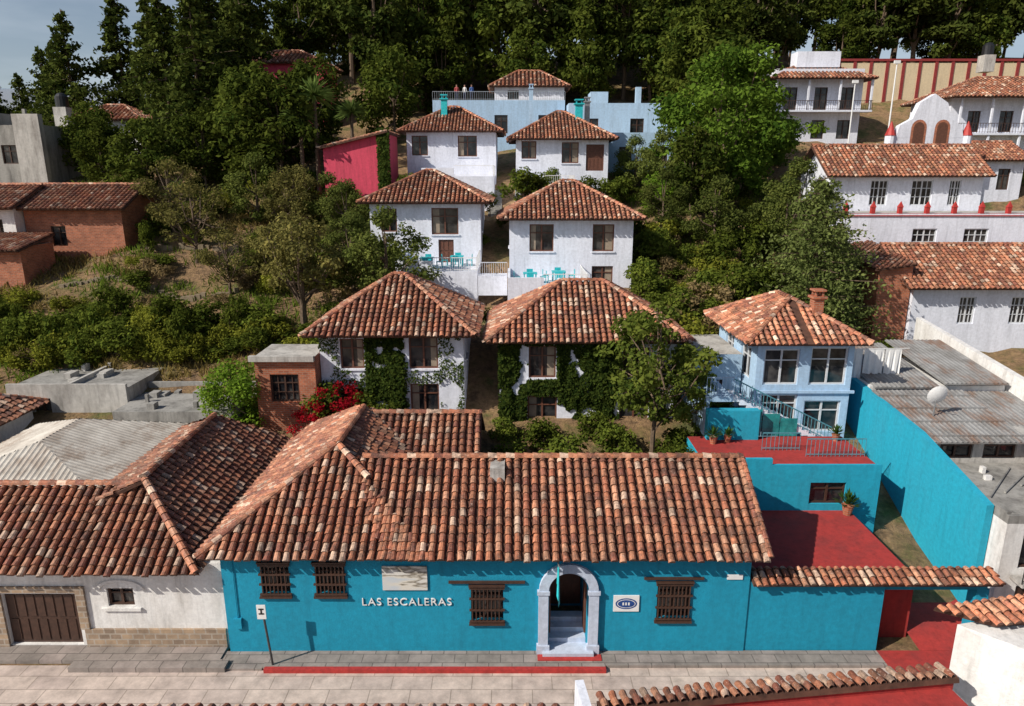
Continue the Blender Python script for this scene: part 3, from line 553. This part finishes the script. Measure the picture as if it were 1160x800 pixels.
ridge(R,(-12,23.35,3.8),(-15.2,26.4,6.3)); ridge(R,(-15.2,26.3,6.35),(-15.2,33.5,6.55)); ridge(R,(-34,26.6,5.9),(-15.5,26.6,5.95)); R.obj('roof',[TILE,CH],e)
house('fibre_roof_house',-26,-17.9,27,36,0,5.0,WARMW,{},roof=lambda R:hip(R,-26.5,-17.3,26.8,36.4,5.0,6.5,T=sheetroof,cap=False,rl=3),rmats=[SHEET])
house('old_tile_house',-38,-27.8,31.5,38,0,5.6,WARMW,{},roof=lambda R:hip(R,-38.6,-27.2,31,38.5,5.6,7.6,tone=.85))
def ex(W,F,G): W.box(-29.5,-22.5,38.5,38.7,6.4,6.65); W.box(-26,-25.8,38.7,43.5,6.4,6.65); clutter(W,-28,-23,39,43,6.4,9)
house('concrete_flat_house',-29.5,-22.5,38.5,43.5,3,6.4,LCONC,{'f':[(-28,-27,4.6,5.8)]},top=CONC,extra=ex)
M=MB(); M.box(-22.4,-15.5,36.7,41,3,5.6); clutter(M,-22,-18,37,40.5,5.6,8); M.box(-22.4,-15.5,40.8,41,5.6,6.1); M.obj('concrete_patio',[CONC])
e=house('brick_shed',-14.3,-10.95,37,40,4,8.7,BRICK,{'f':[(-13.5,-11.9,6.1,7.7,'m')]},top=LCONC)
M=MB(); M.box(-14.5,-10.92,36.7,36.99,8.5,8.8); M.obj('concrete_lintel',[LCONC],e)
SOILST=plaster('earthy_stone',(.27,.21,.14),(.12,.1,.06),.8)
for (x0,x1,y,z) in ((-34,-19,51.5,.35),(-30,-14,57,.5)):
    M=MB(); n=40
    for i in range(n):
        a=x0+(x1-x0)*i/n;b=x0+(x1-x0)*(i+1)/n; yy=y+.8*math.sin(i*.17)+random.uniform(-.1,.1); hh=H((a+b)/2,yy)
        if random.random()<.1: continue
        M.box(a,b,yy,yy+.35,hh-.8,hh+z*random.uniform(.6,1.15))
    M.obj('stone_retaining_wall',[SOILST])
house('brick_house',-39.5,-31.6,57,64,9,15.9,BRICK,{'f':[(-37.5,-36.3,12.8,14.4,'w')]},roof=lambda R:gablex(R,-40,-31,56.3,64.6,15.8,17.6,tone=.8),gab=17.4)
house('white_village_house',-52,-39.6,56,63,9,16,WARMW,{'f':[(-42,-40.6,13,15,'m'),(-46,-44.6,13,15,'m')]},roof=lambda R:gablex(R,-52.6,-39.2,55.3,63.6,15.9,17.6,tone=.9),gab=17.4)
house('brick_outbuilding',-46,-36.8,52,55.9,7,13.2,BRICK,{'f':[(-40,-39,10.5,12)]},top=LCONC,roof=lambda R:tiles(R,[(-46.3,51.5,13),(-36.6,51.5,13),(-36.6,56,13.9),(-46.3,56,13.9)]))
house('grey_concrete_house',-58,-46.5,72,80,14,23.2,CONC,{'f':[(-56,-54.5,19.5,21.3),(-51,-49.5,19.5,21.3)]},top=LCONC,extra=lambda W,F,G:(W.box(-57,-53,74,79,23.2,24.6),W.box(-52,-51.7,73,73.3,23.2,25),W.box(-49,-48.7,73,73.3,23.2,24.8)))
M=MB(); M.box(-49,-46.4,71.3,71.99,17,24.2); M.obj('concrete_wall_panel',[LCONC])
house('tile_roof_house',-50,-42,82,88,15,24.4,WARMW,{'f':[(-48,-46.5,21,23)]},roof=lambda R:hip(R,-50.6,-41.4,81.4,88.6,24.4,26.2,.45,tone=1.1))
house('tile_roof_house',-70,-60,78,86,12,22.4,WARMW,{'f':[(-68,-66.5,19,21)]},roof=lambda R:hip(R,-70.6,-59.4,77.4,86.6,22.4,24.4,.45,tone=.9))
def tank(x,y,z):
    e=empty('water_tank',(x,y,z)); M=MB(); M.tube([(x,y,z),(x,y,z+1.1),(x,y,z+1.4),(x,y,z+1.5)],[.65,.65,.4,.2],14); M.obj('tank',[BLACK],e,True); M=MB(); M.box(x-.7,x+.7,y-.7,y+.7,z-2,z-.003); M.obj('base',[LCONC],e)
tank(-49.5,80.6,25.6); tank(60,94,33.0); tank(-55,75,24.7)
# ---------------------------------------------------------------- foreground roofs
e=house('near_tile_roof_house',-13,1.2,8,14.7,0,4.9,WARMW,{}); R=MB(); tiles(R,[(1.3,15.0,5.02),(-13,15.0,5.02),(-13,11,7.1),(1.3,11,7.1)]); R.obj('roof',[TILE,CH],e)
d=V((8.8,1.03)).normalized()
e=empty('near_red_roof_house',(6,13,0)); M=MB(); n=V((-d.y,d.x)); o=V((1.9,14.05))
M.obox(o,d,n,0,9.4,-6,0,0,5.75,0); M.obox(o,d,n,0,9.4,-.18,.0,5.75,6.0,1); M.obox(o,d,n,-.22,-.003,-6,.8,0,6.15,2); M.obj('walls',[WARMW,REDF,WHITE],e)
M=MB(); M.obox(o,d,n,.003,9.3,-6,-.19,5.755,5.83,0); M.obj('red_roof_surface',[REDF],e)
R=MB(); A=lambda a,b,z:(o.x+d.x*a+n.x*b,o.y+d.y*a+n.y*b,z)
tiles(R,[A(0.2,-.2,6.12),A(9.5,-.2,6.12),A(9.5,.22,6.0),A(.2,.22,6.0)],.27,r=.1,tone=.75); R.obj('tile_coping',[TILE,CH],e)
e=empty('near_white_house',(16,14,0)); M=MB(); pts=[(11.8,15.95),(22,18.1),(22,8),(14.0,13.6)]; zt=[6.95,6.95,6.3,6.4]
for i in range(4):
    a,b=pts[i],pts[(i+1)%4]; M.face([(a[0],a[1],0),(b[0],b[1],0),(b[0],b[1],zt[(i+1)%4]),(a[0],a[1],zt[i])])
M.face([(p[0],p[1],zz) for p,zz in zip(pts,zt)]); M.obj('walls',[WARMW],e)
R=MB(); nrm=lambda x,y:7.3-.24*((16.2+.2*(x-11.3))-y)
tiles(R,[(x,y,nrm(x,y)) for x,y in ((11.3,16.2),(22,18.34),(22,17.0),(12.7,15.75))],.27,tone=1.5,r=.1); R.obj('roof',[TILE,CH],e)
# ---------------------------------------------------------------- vegetation
def leafquads(P,Nn,S,asp=.55):
    k=len(P); rd=rng.normal(size=(k,3)); t=np.cross(Nn,rd); t/=np.linalg.norm(t,axis=1,keepdims=True)+1e-9; b=np.cross(Nn,t)
    b/=np.linalg.norm(b,axis=1,keepdims=True)+1e-9; S=S[:,None]
    q=np.stack([P-t*S,P+b*S*asp+t*S*.1,P+t*S,P-b*S*asp+t*S*.1],1); return q.reshape(-1,3)
def treemesh(name,M,P,Nn,S,C,mat,q=None):
    base=len(M.v); q=leafquads(P,Nn,S) if q is None else q; k=len(q)//4
    vs=M.v+[tuple(x) for x in q.tolist()]; fs=M.f+[(base+4*i,base+4*i+1,base+4*i+2,base+4*i+3) for i in range(k)]
    me=bpy.data.meshes.new(name); me.from_pydata(vs,[],fs)
    me.polygons.foreach_set('material_index',[0]*len(M.f)+[1]*k)
    nb=sum(len(f) for f in M.f); col=np.ones((nb+4*k,4),dtype=np.float32); col[nb:,:3]=np.repeat(C,4,axis=0)
    at=me.color_attributes.new('Col','FLOAT_COLOR','CORNER'); at.data.foreach_set('color',col.ravel())
    me.materials.append(BARK); me.materials.append(mat); return me
GA=np.array((.025,.05,.01));GB=np.array((.125,.15,.025))
def broad(name,Ht,cb,R,ncl,cr,nl,ls,mat,flat=.75,ga=GA,gb=GB,trunk=.22,limbs=14,jit=1.0):
    M=MB(); r=random.Random(len(name)*31+int(Ht*10))
    zc=(Ht+cb)/2; hz=(Ht-cb)/2
    cl=[]
    while len(cl)<ncl:
        p=V((r.uniform(-1,1),r.uniform(-1,1),r.uniform(-1,1)))
        if p.length>1 or p.length<.3: continue
        w=1-.35*max(0,p.z)
        k=1+.28*jit*noise.noise(p*1.7+V((Ht,0,0)))*2
        cl.append((V((p.x*R*w*k,p.y*R*w*k,zc+p.z*hz*(1+.1*k))),cr*r.uniform(.55,1.25)))
    M.tube([(0,0,-1.2),(.05,0,cb*.5),(.15,.1,cb),(.1,.2,zc),(0,.1,Ht*.85)],[trunk*1.3,trunk,trunk*.8,trunk*.5,.04],7)
    for i in range(limbs):
        c=cl[i%ncl][0]; z0=r.uniform(cb*.6,zc); s=V((.12,.1,z0)); md=s.lerp(c,.5)+V((r.uniform(-.3,.3),r.uniform(-.3,.3),-.3)); M.tube([s,md,c],[trunk*.45,trunk*.28,.03],5,cap=False)
    Ps=[];Ns=[];Cs=[]
    for c,rad in cl:
        k=max(8,int(nl/ncl*(rad/cr)**2)); dd=rng.normal(size=(k,3)); dd/=np.linalg.norm(dd,axis=1,keepdims=True)
        rr=rad*rng.uniform(.45,1.15,size=(k,1)); p=dd*rr; p[:,2]*=flat; Ps.append(p+np.array(c)) 
        nn=dd*.6+rng.normal(size=(k,3))*.5+np.array((0,0,.45)); Ns.append(nn/np.linalg.norm(nn,axis=1,keepdims=True))
        t=rng.uniform(0,1,size=(k,1))*.6+r.uniform(0,.4); Cs.append(ga+(gb-ga)*t)
    P=np.concatenate(Ps);N_=np.concatenate(Ns);C=np.concatenate(Cs)
    return treemesh(name,M,P,N_,ls*rng.uniform(.6,1.2,len(P)),C,mat)
def conifer(name,Ht,R,cb,step,nb,npb,ls,mat,droop=.25,ga=GA,gb=GB,power=.8,trunk=.25):
    M=MB(); M.tube([(0,0,-1),(0,0,Ht*.5),(0,0,Ht)],[trunk,trunk*.6,.03],7); Ps=[];Cs=[]
    z=cb
    while z<Ht-.2:
        rad=R*((Ht-z)/(Ht-cb))**power
        for k in range(nb):
            a=random.uniform(0,2*math.pi); L=rad*random.uniform(.45,1.25)+.2; zz=z+random.uniform(-.3,.3)
            tip=V((L*math.cos(a),L*math.sin(a),zz+L*.1-droop*L))
            if k%2==0: M.tube([(0,0,zz),tip],[.06,.015],4,cap=False)
            n=max(6,int(npb*L/R+6)); t=rng.uniform(.15,1,size=(n,1))**.7
            p=np.array((0,0,zz))+t*np.array((tip.x,tip.y,tip.z-zz)); w=.12*L+.1
            p=p+rng.normal(size=(n,3))*np.array((w,w,w*.45))-np.array((0,0,1))*rng.uniform(0,.4,size=(n,1)); Ps.append(p)
            c=ga+(gb-ga)*(rng.uniform(0,1,size=(n,1))*.6+random.uniform(0,.4)); Cs.append(c)
        z+=step
    P=np.concatenate(Ps);C=np.concatenate(Cs); nn=rng.normal(size=P.shape)+np.array((0,0,.8)); nn/=np.linalg.norm(nn,axis=1,keepdims=True)
    return treemesh(name,M,P,nn,ls*rng.uniform(.6,1.2,len(P)),C,mat)
def put(name,me,x,y,z=None,s=1,sz=None):
    o=bpy.data.objects.new(name,me); scene.collection.objects.link(o)
    o.location=(x,y,H(x,y) if z is None else z); o.rotation_euler=(0,0,random.uniform(0,6.28)); o.scale=(s,s,sz or s); return o
Tpine1=broad('pine_a',16,4,3.6,34,1.25,5200,.36,LEAFD,.6,trunk=.26,limbs=16)
Tpine2=broad('pine_bb',19,5,4.2,40,1.4,5800,.38,LEAFD,.6,trunk=.28,limbs=16)
Tforest=broad('forest_broad_c',13,1.2,4.8,42,1.6,7000,.34,LEAF,.75)
Tcon=conifer('cypress_d',18,4.4,1.5,.5,6,62,.3,LEAFD,.3)
OA=np.array((.07,.075,.02));OB=np.array((.22,.19,.05))
Tbig=broad('big_broadleaf',14,2.0,6.6,80,1.5,18000,.25,LEAF,.7,ga=np.array((.03,.07,.01)),gb=np.array((.15,.23,.03)))
Tmed=broad('medium_tree_x',7.2,1.4,3.0,40,.85,8500,.15,LEAFO,.75,ga=np.array((.05,.075,.015)),gb=np.array((.16,.18,.035)))
Tolive=broad('olive_toned_tree',7.2,1.6,3.0,42,.75,6500,.14,LEAFO,.7,ga=OA,gb=OB,limbs=24)
Tgar=broad('garden_tree_fresh',8.2,2.6,3.1,46,.7,6500,.16,LEAFB,.7,ga=np.array((.07,.11,.02)),gb=np.array((.19,.22,.04)),trunk=.13,limbs=26)
Tshrub=broad('shrub_s',1.8,.2,1.2,16,.5,2000,.12,LEAF,.8,ga=np.array((.04,.07,.012)),gb=np.array((.16,.19,.03)),trunk=.05,limbs=6)
Tweed=broad('weed_bush_s',1.3,.1,1.3,18,.45,2000,.1,LEAFB,.9,ga=np.array((.08,.1,.015)),gb=np.array((.22,.22,.03)),trunk=.03,limbs=6)
Tdry=broad('dry_shrub_s',1.5,.2,1.1,14,.45,1400,.1,LEAFO,.8,ga=np.array((.12,.09,.04)),gb=np.array((.28,.2,.09)),trunk=.04,limbs=10)
Tshrubb=broad('shrub_bright_t',3.6,.3,1.7,26,.75,6500,.11,LEAFB,.85,ga=np.array((.05,.1,.012)),gb=np.array((.16,.24,.025)),trunk=.07,limbs=8)
Tcon2=conifer('feathery_conifer',11,4.3,.6,.36,9,85,.15,LEAF,.05,ga=np.array((.08,.11,.03)),gb=np.array((.22,.26,.08)),power=.6)
Tsparse=broad('sparse_tree_q',6.2,1.6,3.2,26,.7,2600,.13,LEAFO,.7,ga=OA,gb=OB,limbs=26,trunk=.14)
rf=random.Random(3)
for row,yy in enumerate((93,100,108,118,130)):
    x=-32-row*3
    while x<100+row*5:
        xx=x+rf.uniform(-1.5,1.5); y=yy+rf.uniform(-2.5,2.5)
        ok=not(27<xx<98 and y<103.5) and not(-36<xx<-20 and y<100) and not(-12<xx<22 and y<94.5)
        if ok:
            me=rf.choice([Tpine1,Tforest,Tforest,Tpine2]) if row<2 or (xx>40 and y<112) else rf.choice([Tpine1,Tpine2,Tpine2,Tforest]); s=rf.uniform(.75,1.3)
            put('pine_tree' if me is not Tforest else 'broadleaf_tree',me,xx,y,None,s,s*rf.uniform(.9,1.2))
        x+=rf.uniform(4.6,7.0)
for x,y,s in ((-32,75,1.0),(-36.5,78,.95),(-28.5,79,1.05),(-41,90,.9),(-55,92,1.1),(-50,95,1.2),(-60,97,.95),(-45,93,1.1),(-66,104,1.0),(-37,90,1.15),(-75,112,.9),(-71,100,.8),(-35.5,86,1.2),(-80,106,.8)): put('cypress_tree',Tcon,x,y,None,s)
for x,y,s in ((-22,68,.85),(-25.5,71,.9),(-21,78,.85),(-40,70,.55),(-44,76,.6),(-35,68,.6),(-14,86,.85),(-60,90,.6),(-68,94,.6),(-30,70,.6),(24,84,.9),(22,92,1),(-70,90,.5),(-16,95,.8),(26,90,.8),(-9,95,.8),(2,96,.8),(10,96,.7)): put('broadleaf_tree',Tforest,x,y,None,s)
put('large_broadleaf_tree',Tbig,19.9,69,14.6,1.08); put('large_broadleaf_tree',Tbig,26,78,17,.75); put('broadleaf_tree',Tforest,16,63,None,.6)
for x,y,s in ((13,60,.7),(16.5,57,.8),(22.5,58,.9),(25,62,1),(14,67,.8),(12,70,.7)): put('small_tree',Tmed,x,y,None,s)
put('feathery_conifer',Tcon2,21.7,49.5,7.0,1.03); put('feathery_conifer',Tcon2,25,53.5,7.2,.7)
put('garden_tree',Tgar,7.6,35,3.6,1.02); put('garden_tree',Tgar,10.3,36.3,3.6,.55)
put('olive_tree',Tolive,-14.4,47,8.2,1.1); put('olive_tree',Tmed,-8.8,49,8.6,.95); put('olive_tree',Tmed,-11.8,51.5,9.3,.8); put('olive_tree',Tolive,-17.5,52,9.5,.8);put('olive_tree',Tmed,-13.5,58,12,.75);put('olive_tree',Tolive,-19,60,12.5,.95);put('olive_tree',Tmed,-22.5,63,13,.9);put('olive_tree',Tmed,-15.5,61,13,.7)
put('sparse_tree',Tsparse,-25.5,56,None,1.05); put('sparse_tree',Tsparse,-21,51,None,.8); put('sparse_tree',Tsparse,-29,60,None,1.0)
put('bright_green_bush',Tshrubb,-15.4,36.6,4.6,1.05); put('bright_green_bush',Tshrubb,13.7,64,None,1.0)
for x,y in ((61,76),(63.5,77),(60,72),(56,73),(52,72),(65,74),(58,76.5),(51,75)): put('topiary_bush',Tshrubb,x,y,None,.7)
for i in range(330):
    x=rf.uniform(-42,27); y=rf.uniform(43,72)
    if -12.5<x<10.5: continue
    if x<-30 and y>50: continue
    if x>26 and y>48: continue
    d_=noise.noise(V((x*.15,y*.2,8)))
    if x<-14 and y<60 and d_<-.05: continue
    me=rf.choice((Tdry,Tshrub,Tshrub,Tweed))
    put({Tdry:'dry_shrub',Tshrub:'shrub',Tweed:'weed_bush'}[me],me,x,y,None,rf.uniform(.4,1.35),rf.uniform(.4,1.2))
for i in range(70):
    x=rf.uniform(-33,-16); y=43.5+2.6*rf.random()+(x+24)*.05; put('weed_bush',Tweed if rf.random()<.75 else Tshrub,x,y,None,rf.uniform(.6,1.3),rf.uniform(.6,1.4))
for i in range(45):
    x=rf.uniform(10.8,20); y=rf.uniform(45,60); me=rf.choice((Tshrub,Tweed,Tdry)); put('shrub',me,x,y,None,rf.uniform(.7,1.6))
for x,y,z,s in ((.9,61.5,16.3,1.3),(2.2,61.6,16.3,1.1),(-9.8,53.5,11,1.3),(9.8,51,10,1.2),(10,66,15.5,1.3),(3.8,66.2,17.4,.8),(-1.4,46,8.3,.7),(4.5,36.5,3.6,1),(-7,36.8,4,1),(12,36.4,4.6,.7),(-11.6,43,7,1.2),(9.9,47,8.5,1),(-.5,36.6,3.6,.8),(1.5,35.8,3.4,1.0),(5.5,35.2,3.3,1.0),(9,35,3.4,.9),(-3.4,37,4,.7),(-2.4,58,12.6,.5),(-.8,61,14,.7),(-2.0,64,15.2,.8),(10.2,42,6,1.0),(10,50,9,1.2),(10.6,55,11,1.3),(10.4,59,13,1.2),(-12,46,8,1),(-9.6,66,16,1.2),(6.8,64,16,1.1),(8.4,65,16,1),(0,33.5,2.8,1.1),(3,33.8,2.8,1.2),(6,33,2.6,1.1),(8.6,33.2,2.7,1.1)): put('shrub',Tshrub,x,y,z,s)
Tbou=broad('bougainvillea_red',2.4,.2,1.9,26,.5,2800,.1,LEAFB,.7,ga=np.array((.24,.008,.015)),gb=np.array((.45,.015,.03)),trunk=.06,limbs=8)
put('bougainvillea',Tbou,-9.7,36.9,4.9,.9); put('bougainvillea',Tbou,-11.2,36.8,4.4,.7); put('shrub',Tshrub,-10.4,37.3,4.6,1.2); put('shrub',Tshrub,-8.4,37.2,4.4,1.0)
def yucca(x,y,z,h,s=1):
    M=MB(); e=empty('yucca_plant',(x,y,z)); M.tube([(x,y,z-1),(x+.1,y,z+h)],[.25,.15],7); M.obj('trunk',[BARK],e); L=MB()
    for i in range(150):
        a=random.uniform(0,6.28); el=random.uniform(-.4,1.4); d=V((math.cos(a)*math.cos(el),math.sin(a)*math.cos(el),math.sin(el))); q=d.cross(V((0,0,1))).normalized()*.08*s
        o=V((x+.1,y,z+h)); l=random.uniform(1.1,1.7)*s; L.face([o-q,o+q,o+d*l*.6+q-V((0,0,.05)),o+d*l-V((0,0,.35))],0,(.14,.2,.05))
    L.obj('leaves',[LEAF],e)
for a in ((-18.3,67.5,16,9.5,1.5),(-19.6,67,16,7.8,1.2),(-16.5,74.5,19,5.6,1.2),(-31,66,15,2,1)): yucca(*a)
def ivy(name,x0,x1,z0,z1,y,n,dens,holes,seed,ls=.12):
    P=[]
    while len(P)<n:
        x=random.uniform(x0,x1);z=random.uniform(z0,z1)
        if any(a-.05<x<b+.05 and c-.05<z<d+.05 for a,b,c,d in holes): continue
        v=noise.noise(V((x*.7,z*.5,seed)))+.45*noise.noise(V((x*2.2,z*2.2,seed+4)))
        if v<dens: continue
        P.append((x,y-random.uniform(.01,.1+.4*max(0,v+.3)),z))
    P=np.array(P); nn=rng.normal(size=P.shape)*.45+np.array((0,-1,.35)); nn/=np.linalg.norm(nn,axis=1,keepdims=True)
    C=np.array((.02,.04,.01))+(np.array((.08,.11,.02))-np.array((.02,.04,.01)))*rng.uniform(0,1,size=(n,1))
    me=treemesh(name,MB(),P,nn,ls*rng.uniform(.6,1.2,n),C,IVY); o=bpy.data.objects.new(name,me); scene.collection.objects.link(o)
ivy('ivy',-.75,6.1,3.4,9.3,38,15000,-.35,[(.95,2.5,7.2,9.1),(.9,2.6,4.4,6.1)],1)
ivy('ivy',6.1,9.3,3.4,8.6,38,3500,-.1,[(6.3,7.8,7.2,9.0),(6.2,7.9,4.2,6)],2)
ivy('ivy',-8.3,-6.1,3.8,9.6,38,4800,-.25,[],5)
ivy('ivy',-10.9,-2.75,3.8,9.7,38,4200,-.08,[(-9.75,-8.4,7.75,9.5),(-5.85,-4.2,7.75,9.6),(-5.85,-4.2,5,6.85)],9,.08)
ivy('ivy',-12.3,-11.2,15,22.5,65.9,2600,-.6,[],3,.16)
Q=[];C=[]
nc=0
while nc<3000:
    x=random.uniform(-44,28);y=random.uniform(41.5,74)
    if -12<x<9.5: continue
    v=noise.noise(V((x*.14,y*.2,0)))+.4*noise.noise(V((x*.5,y*.5,2)))
    if v<-.1 and random.random()<.85: continue
    nc+=1; dry=noise.noise(V((x*.12,y*.15,12)))>.05; hgt=random.uniform(.2,.6)
    ca=np.array((.22,.17,.06)) if dry else np.array((.12,.17,.025)); ca=ca*random.uniform(.6,1.2)
    for k in range(14):
        bx=x+random.gauss(0,.35);by=y+random.gauss(0,.35);bz=H(bx,by); a=random.uniform(0,6.28); w=.05; l=random.gauss(0,.18); l2=random.gauss(0,.18); h=hgt*random.uniform(.6,1.2)
        dx,dy=math.cos(a)*w,math.sin(a)*w
        Q+=[(bx-dx,by-dy,bz-.05),(bx+dx,by+dy,bz-.05),(bx+dx*.8+l*.5,by+dy*.8+l2*.5,bz+h*.6),(bx+l,by+l2,bz+h)]; C.append(ca*random.uniform(.7,1.3))
me=treemesh('grass',MB(),None,None,None,np.array(C),GRASSM,q=np.array(Q)); o=bpy.data.objects.new('grass',me); scene.collection.objects.link(o)
# ---------------------------------------------------------------- people on upper terrace
def person(x,y,z,shirt,rot):
    J=[(0,0,.95),(0,0,1.2),(0,0,1.42),(0,0,1.52),(0,-.01,1.65),(0,0,1.76),(.1,0,.88),(.11,-.02,.48),(.11,0,.06),(.11,-.12,.03),(-.1,0,.88),(-.11,.02,.48),(-.11,0,.06),(-.11,-.12,.03),(.19,0,1.4),(.25,.02,1.12),(.22,-.12,.9),(-.19,0,1.4),(-.25,.02,1.12),(-.2,-.14,.95)]
    Ed=[(0,1),(1,2),(2,3),(3,4),(4,5),(0,6),(6,7),(7,8),(8,9),(0,10),(10,11),(11,12),(12,13),(2,14),(14,15),(15,16),(2,17),(17,18),(18,19)]
    Rr=[.13,.13,.12,.055,.1,.08,.09,.065,.045,.04,.09,.065,.045,.04,.06,.045,.035,.06,.045,.035]
    me=bpy.data.meshes.new('person'); me.from_pydata(J,Ed,[]); o=bpy.data.objects.new('person',me); scene.collection.objects.link(o)
    o.modifiers.new('Skin','SKIN')
    for i,r_ in enumerate(Rr): me.skin_vertices[0].data[i].radius=(r_,r_*.85)
    me.skin_vertices[0].data[0].use_root=True
    o.modifiers.new('S','SUBSURF').levels=1
    m,nt,b=nodes('clothes'); tc=nt.nodes.new('ShaderNodeTexCoord'); s=nt.nodes.new('ShaderNodeSeparateXYZ'); nt.links.new(tc.outputs['Object'],s.inputs[0])
    mm=nt.nodes.new('ShaderNodeMath'); mm.operation='MULTIPLY'; mm.inputs[1].default_value=.5; nt.links.new(s.outputs[2],mm.inputs[0])
    r=ramp(nt,mm.outputs[0],[(0,(.02,.02,.02)),(.04,(.04,.05,.1)),(.47,shirt),(.74,(.4,.22,.15)),(.85,(.03,.02,.015))]); r.color_ramp.interpolation='CONSTANT'
    nt.links.new(r.outputs[0],b.inputs['Base Color']); me.materials.append(m)
    o.location=(x,y,z); o.rotation_euler=(0,0,rot)
person(-6.3,83.8,26.6,(.5,.1,.1),.2); person(-5.4,84.0,26.6,(.6,.6,.6),-.4); person(-4.6,83.8,26.6,(.1,.2,.5),.5)
# ---------------------------------------------------------------- light / camera
S=V((-.68,-.38,.6)).normalized()
w=bpy.data.worlds.new('World'); scene.world=w; w.use_nodes=True; nt=w.node_tree; bg=nt.nodes['Background']
sk=nt.nodes.new('ShaderNodeTexSky'); sk.sky_type='NISHITA'; sk.sun_disc=False; sk.sun_elevation=math.asin(S.z); sk.sun_rotation=math.atan2(S.x,S.y); sk.altitude=500; sk.dust_density=2
tc=nt.nodes.new('ShaderNodeTexCoord'); sp=nt.nodes.new('ShaderNodeSeparateXYZ'); nt.links.new(tc.outputs['Generated'],sp.inputs[0])
mr=nt.nodes.new('ShaderNodeMapRange'); mr.inputs[1].default_value=.34; mr.inputs[2].default_value=.05; mr.inputs[3].default_value=0; mr.inputs[4].default_value=.75; nt.links.new(sp.outputs[2],mr.inputs[0])
n=nt.nodes.new('ShaderNodeTexNoise'); n.inputs['Scale'].default_value=5; n.inputs['Detail'].default_value=6; mp=nt.nodes.new('ShaderNodeMapping'); mp.inputs['Scale'].default_value=(1,1,4); nt.links.new(tc.outputs['Generated'],mp.inputs[0]); nt.links.new(mp.outputs[0],n.inputs['Vector'])
r=nt.nodes.new('ShaderNodeMapRange'); r.inputs[1].default_value=.35; r.inputs[2].default_value=.65; r.inputs[3].default_value=.35; r.inputs[4].default_value=1; nt.links.new(n.outputs[0],r.inputs[0])
mu=nt.nodes.new('ShaderNodeMath'); mu.operation='MULTIPLY'; nt.links.new(mr.outputs[0],mu.inputs[0]); nt.links.new(r.outputs[0],mu.inputs[1])
mxn=nt.nodes.new('ShaderNodeMix'); mxn.data_type='RGBA'; nt.links.new(mu.outputs[0],mxn.inputs[0]); nt.links.new(sk.outputs[0],mxn.inputs[6]); mxn.inputs[7].default_value=(7.5,8.3,9.2,1)
nt.links.new(mxn.outputs[2],bg.inputs[0]); bg.inputs[1].default_value=.085
L=bpy.data.lights.new('sun','SUN'); L.energy=5.0; L.angle=math.radians(.5); L.color=(1,.93,.82); lo=bpy.data.objects.new('sun',L); scene.collection.objects.link(lo)
lo.rotation_euler=S.to_track_quat('Z','Y').to_euler(); lo.location=(-30,-20,60)
cam=bpy.data.cameras.new('camera'); cam.lens=24.33; cam.sensor_width=36; cam.clip_end=12000; co=bpy.data.objects.new('camera',cam); scene.collection.objects.link(co)
co.location=(0,0,18.5); co.rotation_euler=(math.radians(75.5),0,0); scene.camera=co
scene.view_settings.view_transform='Standard'; scene.view_settings.look='None'; scene.view_settings.exposure=0
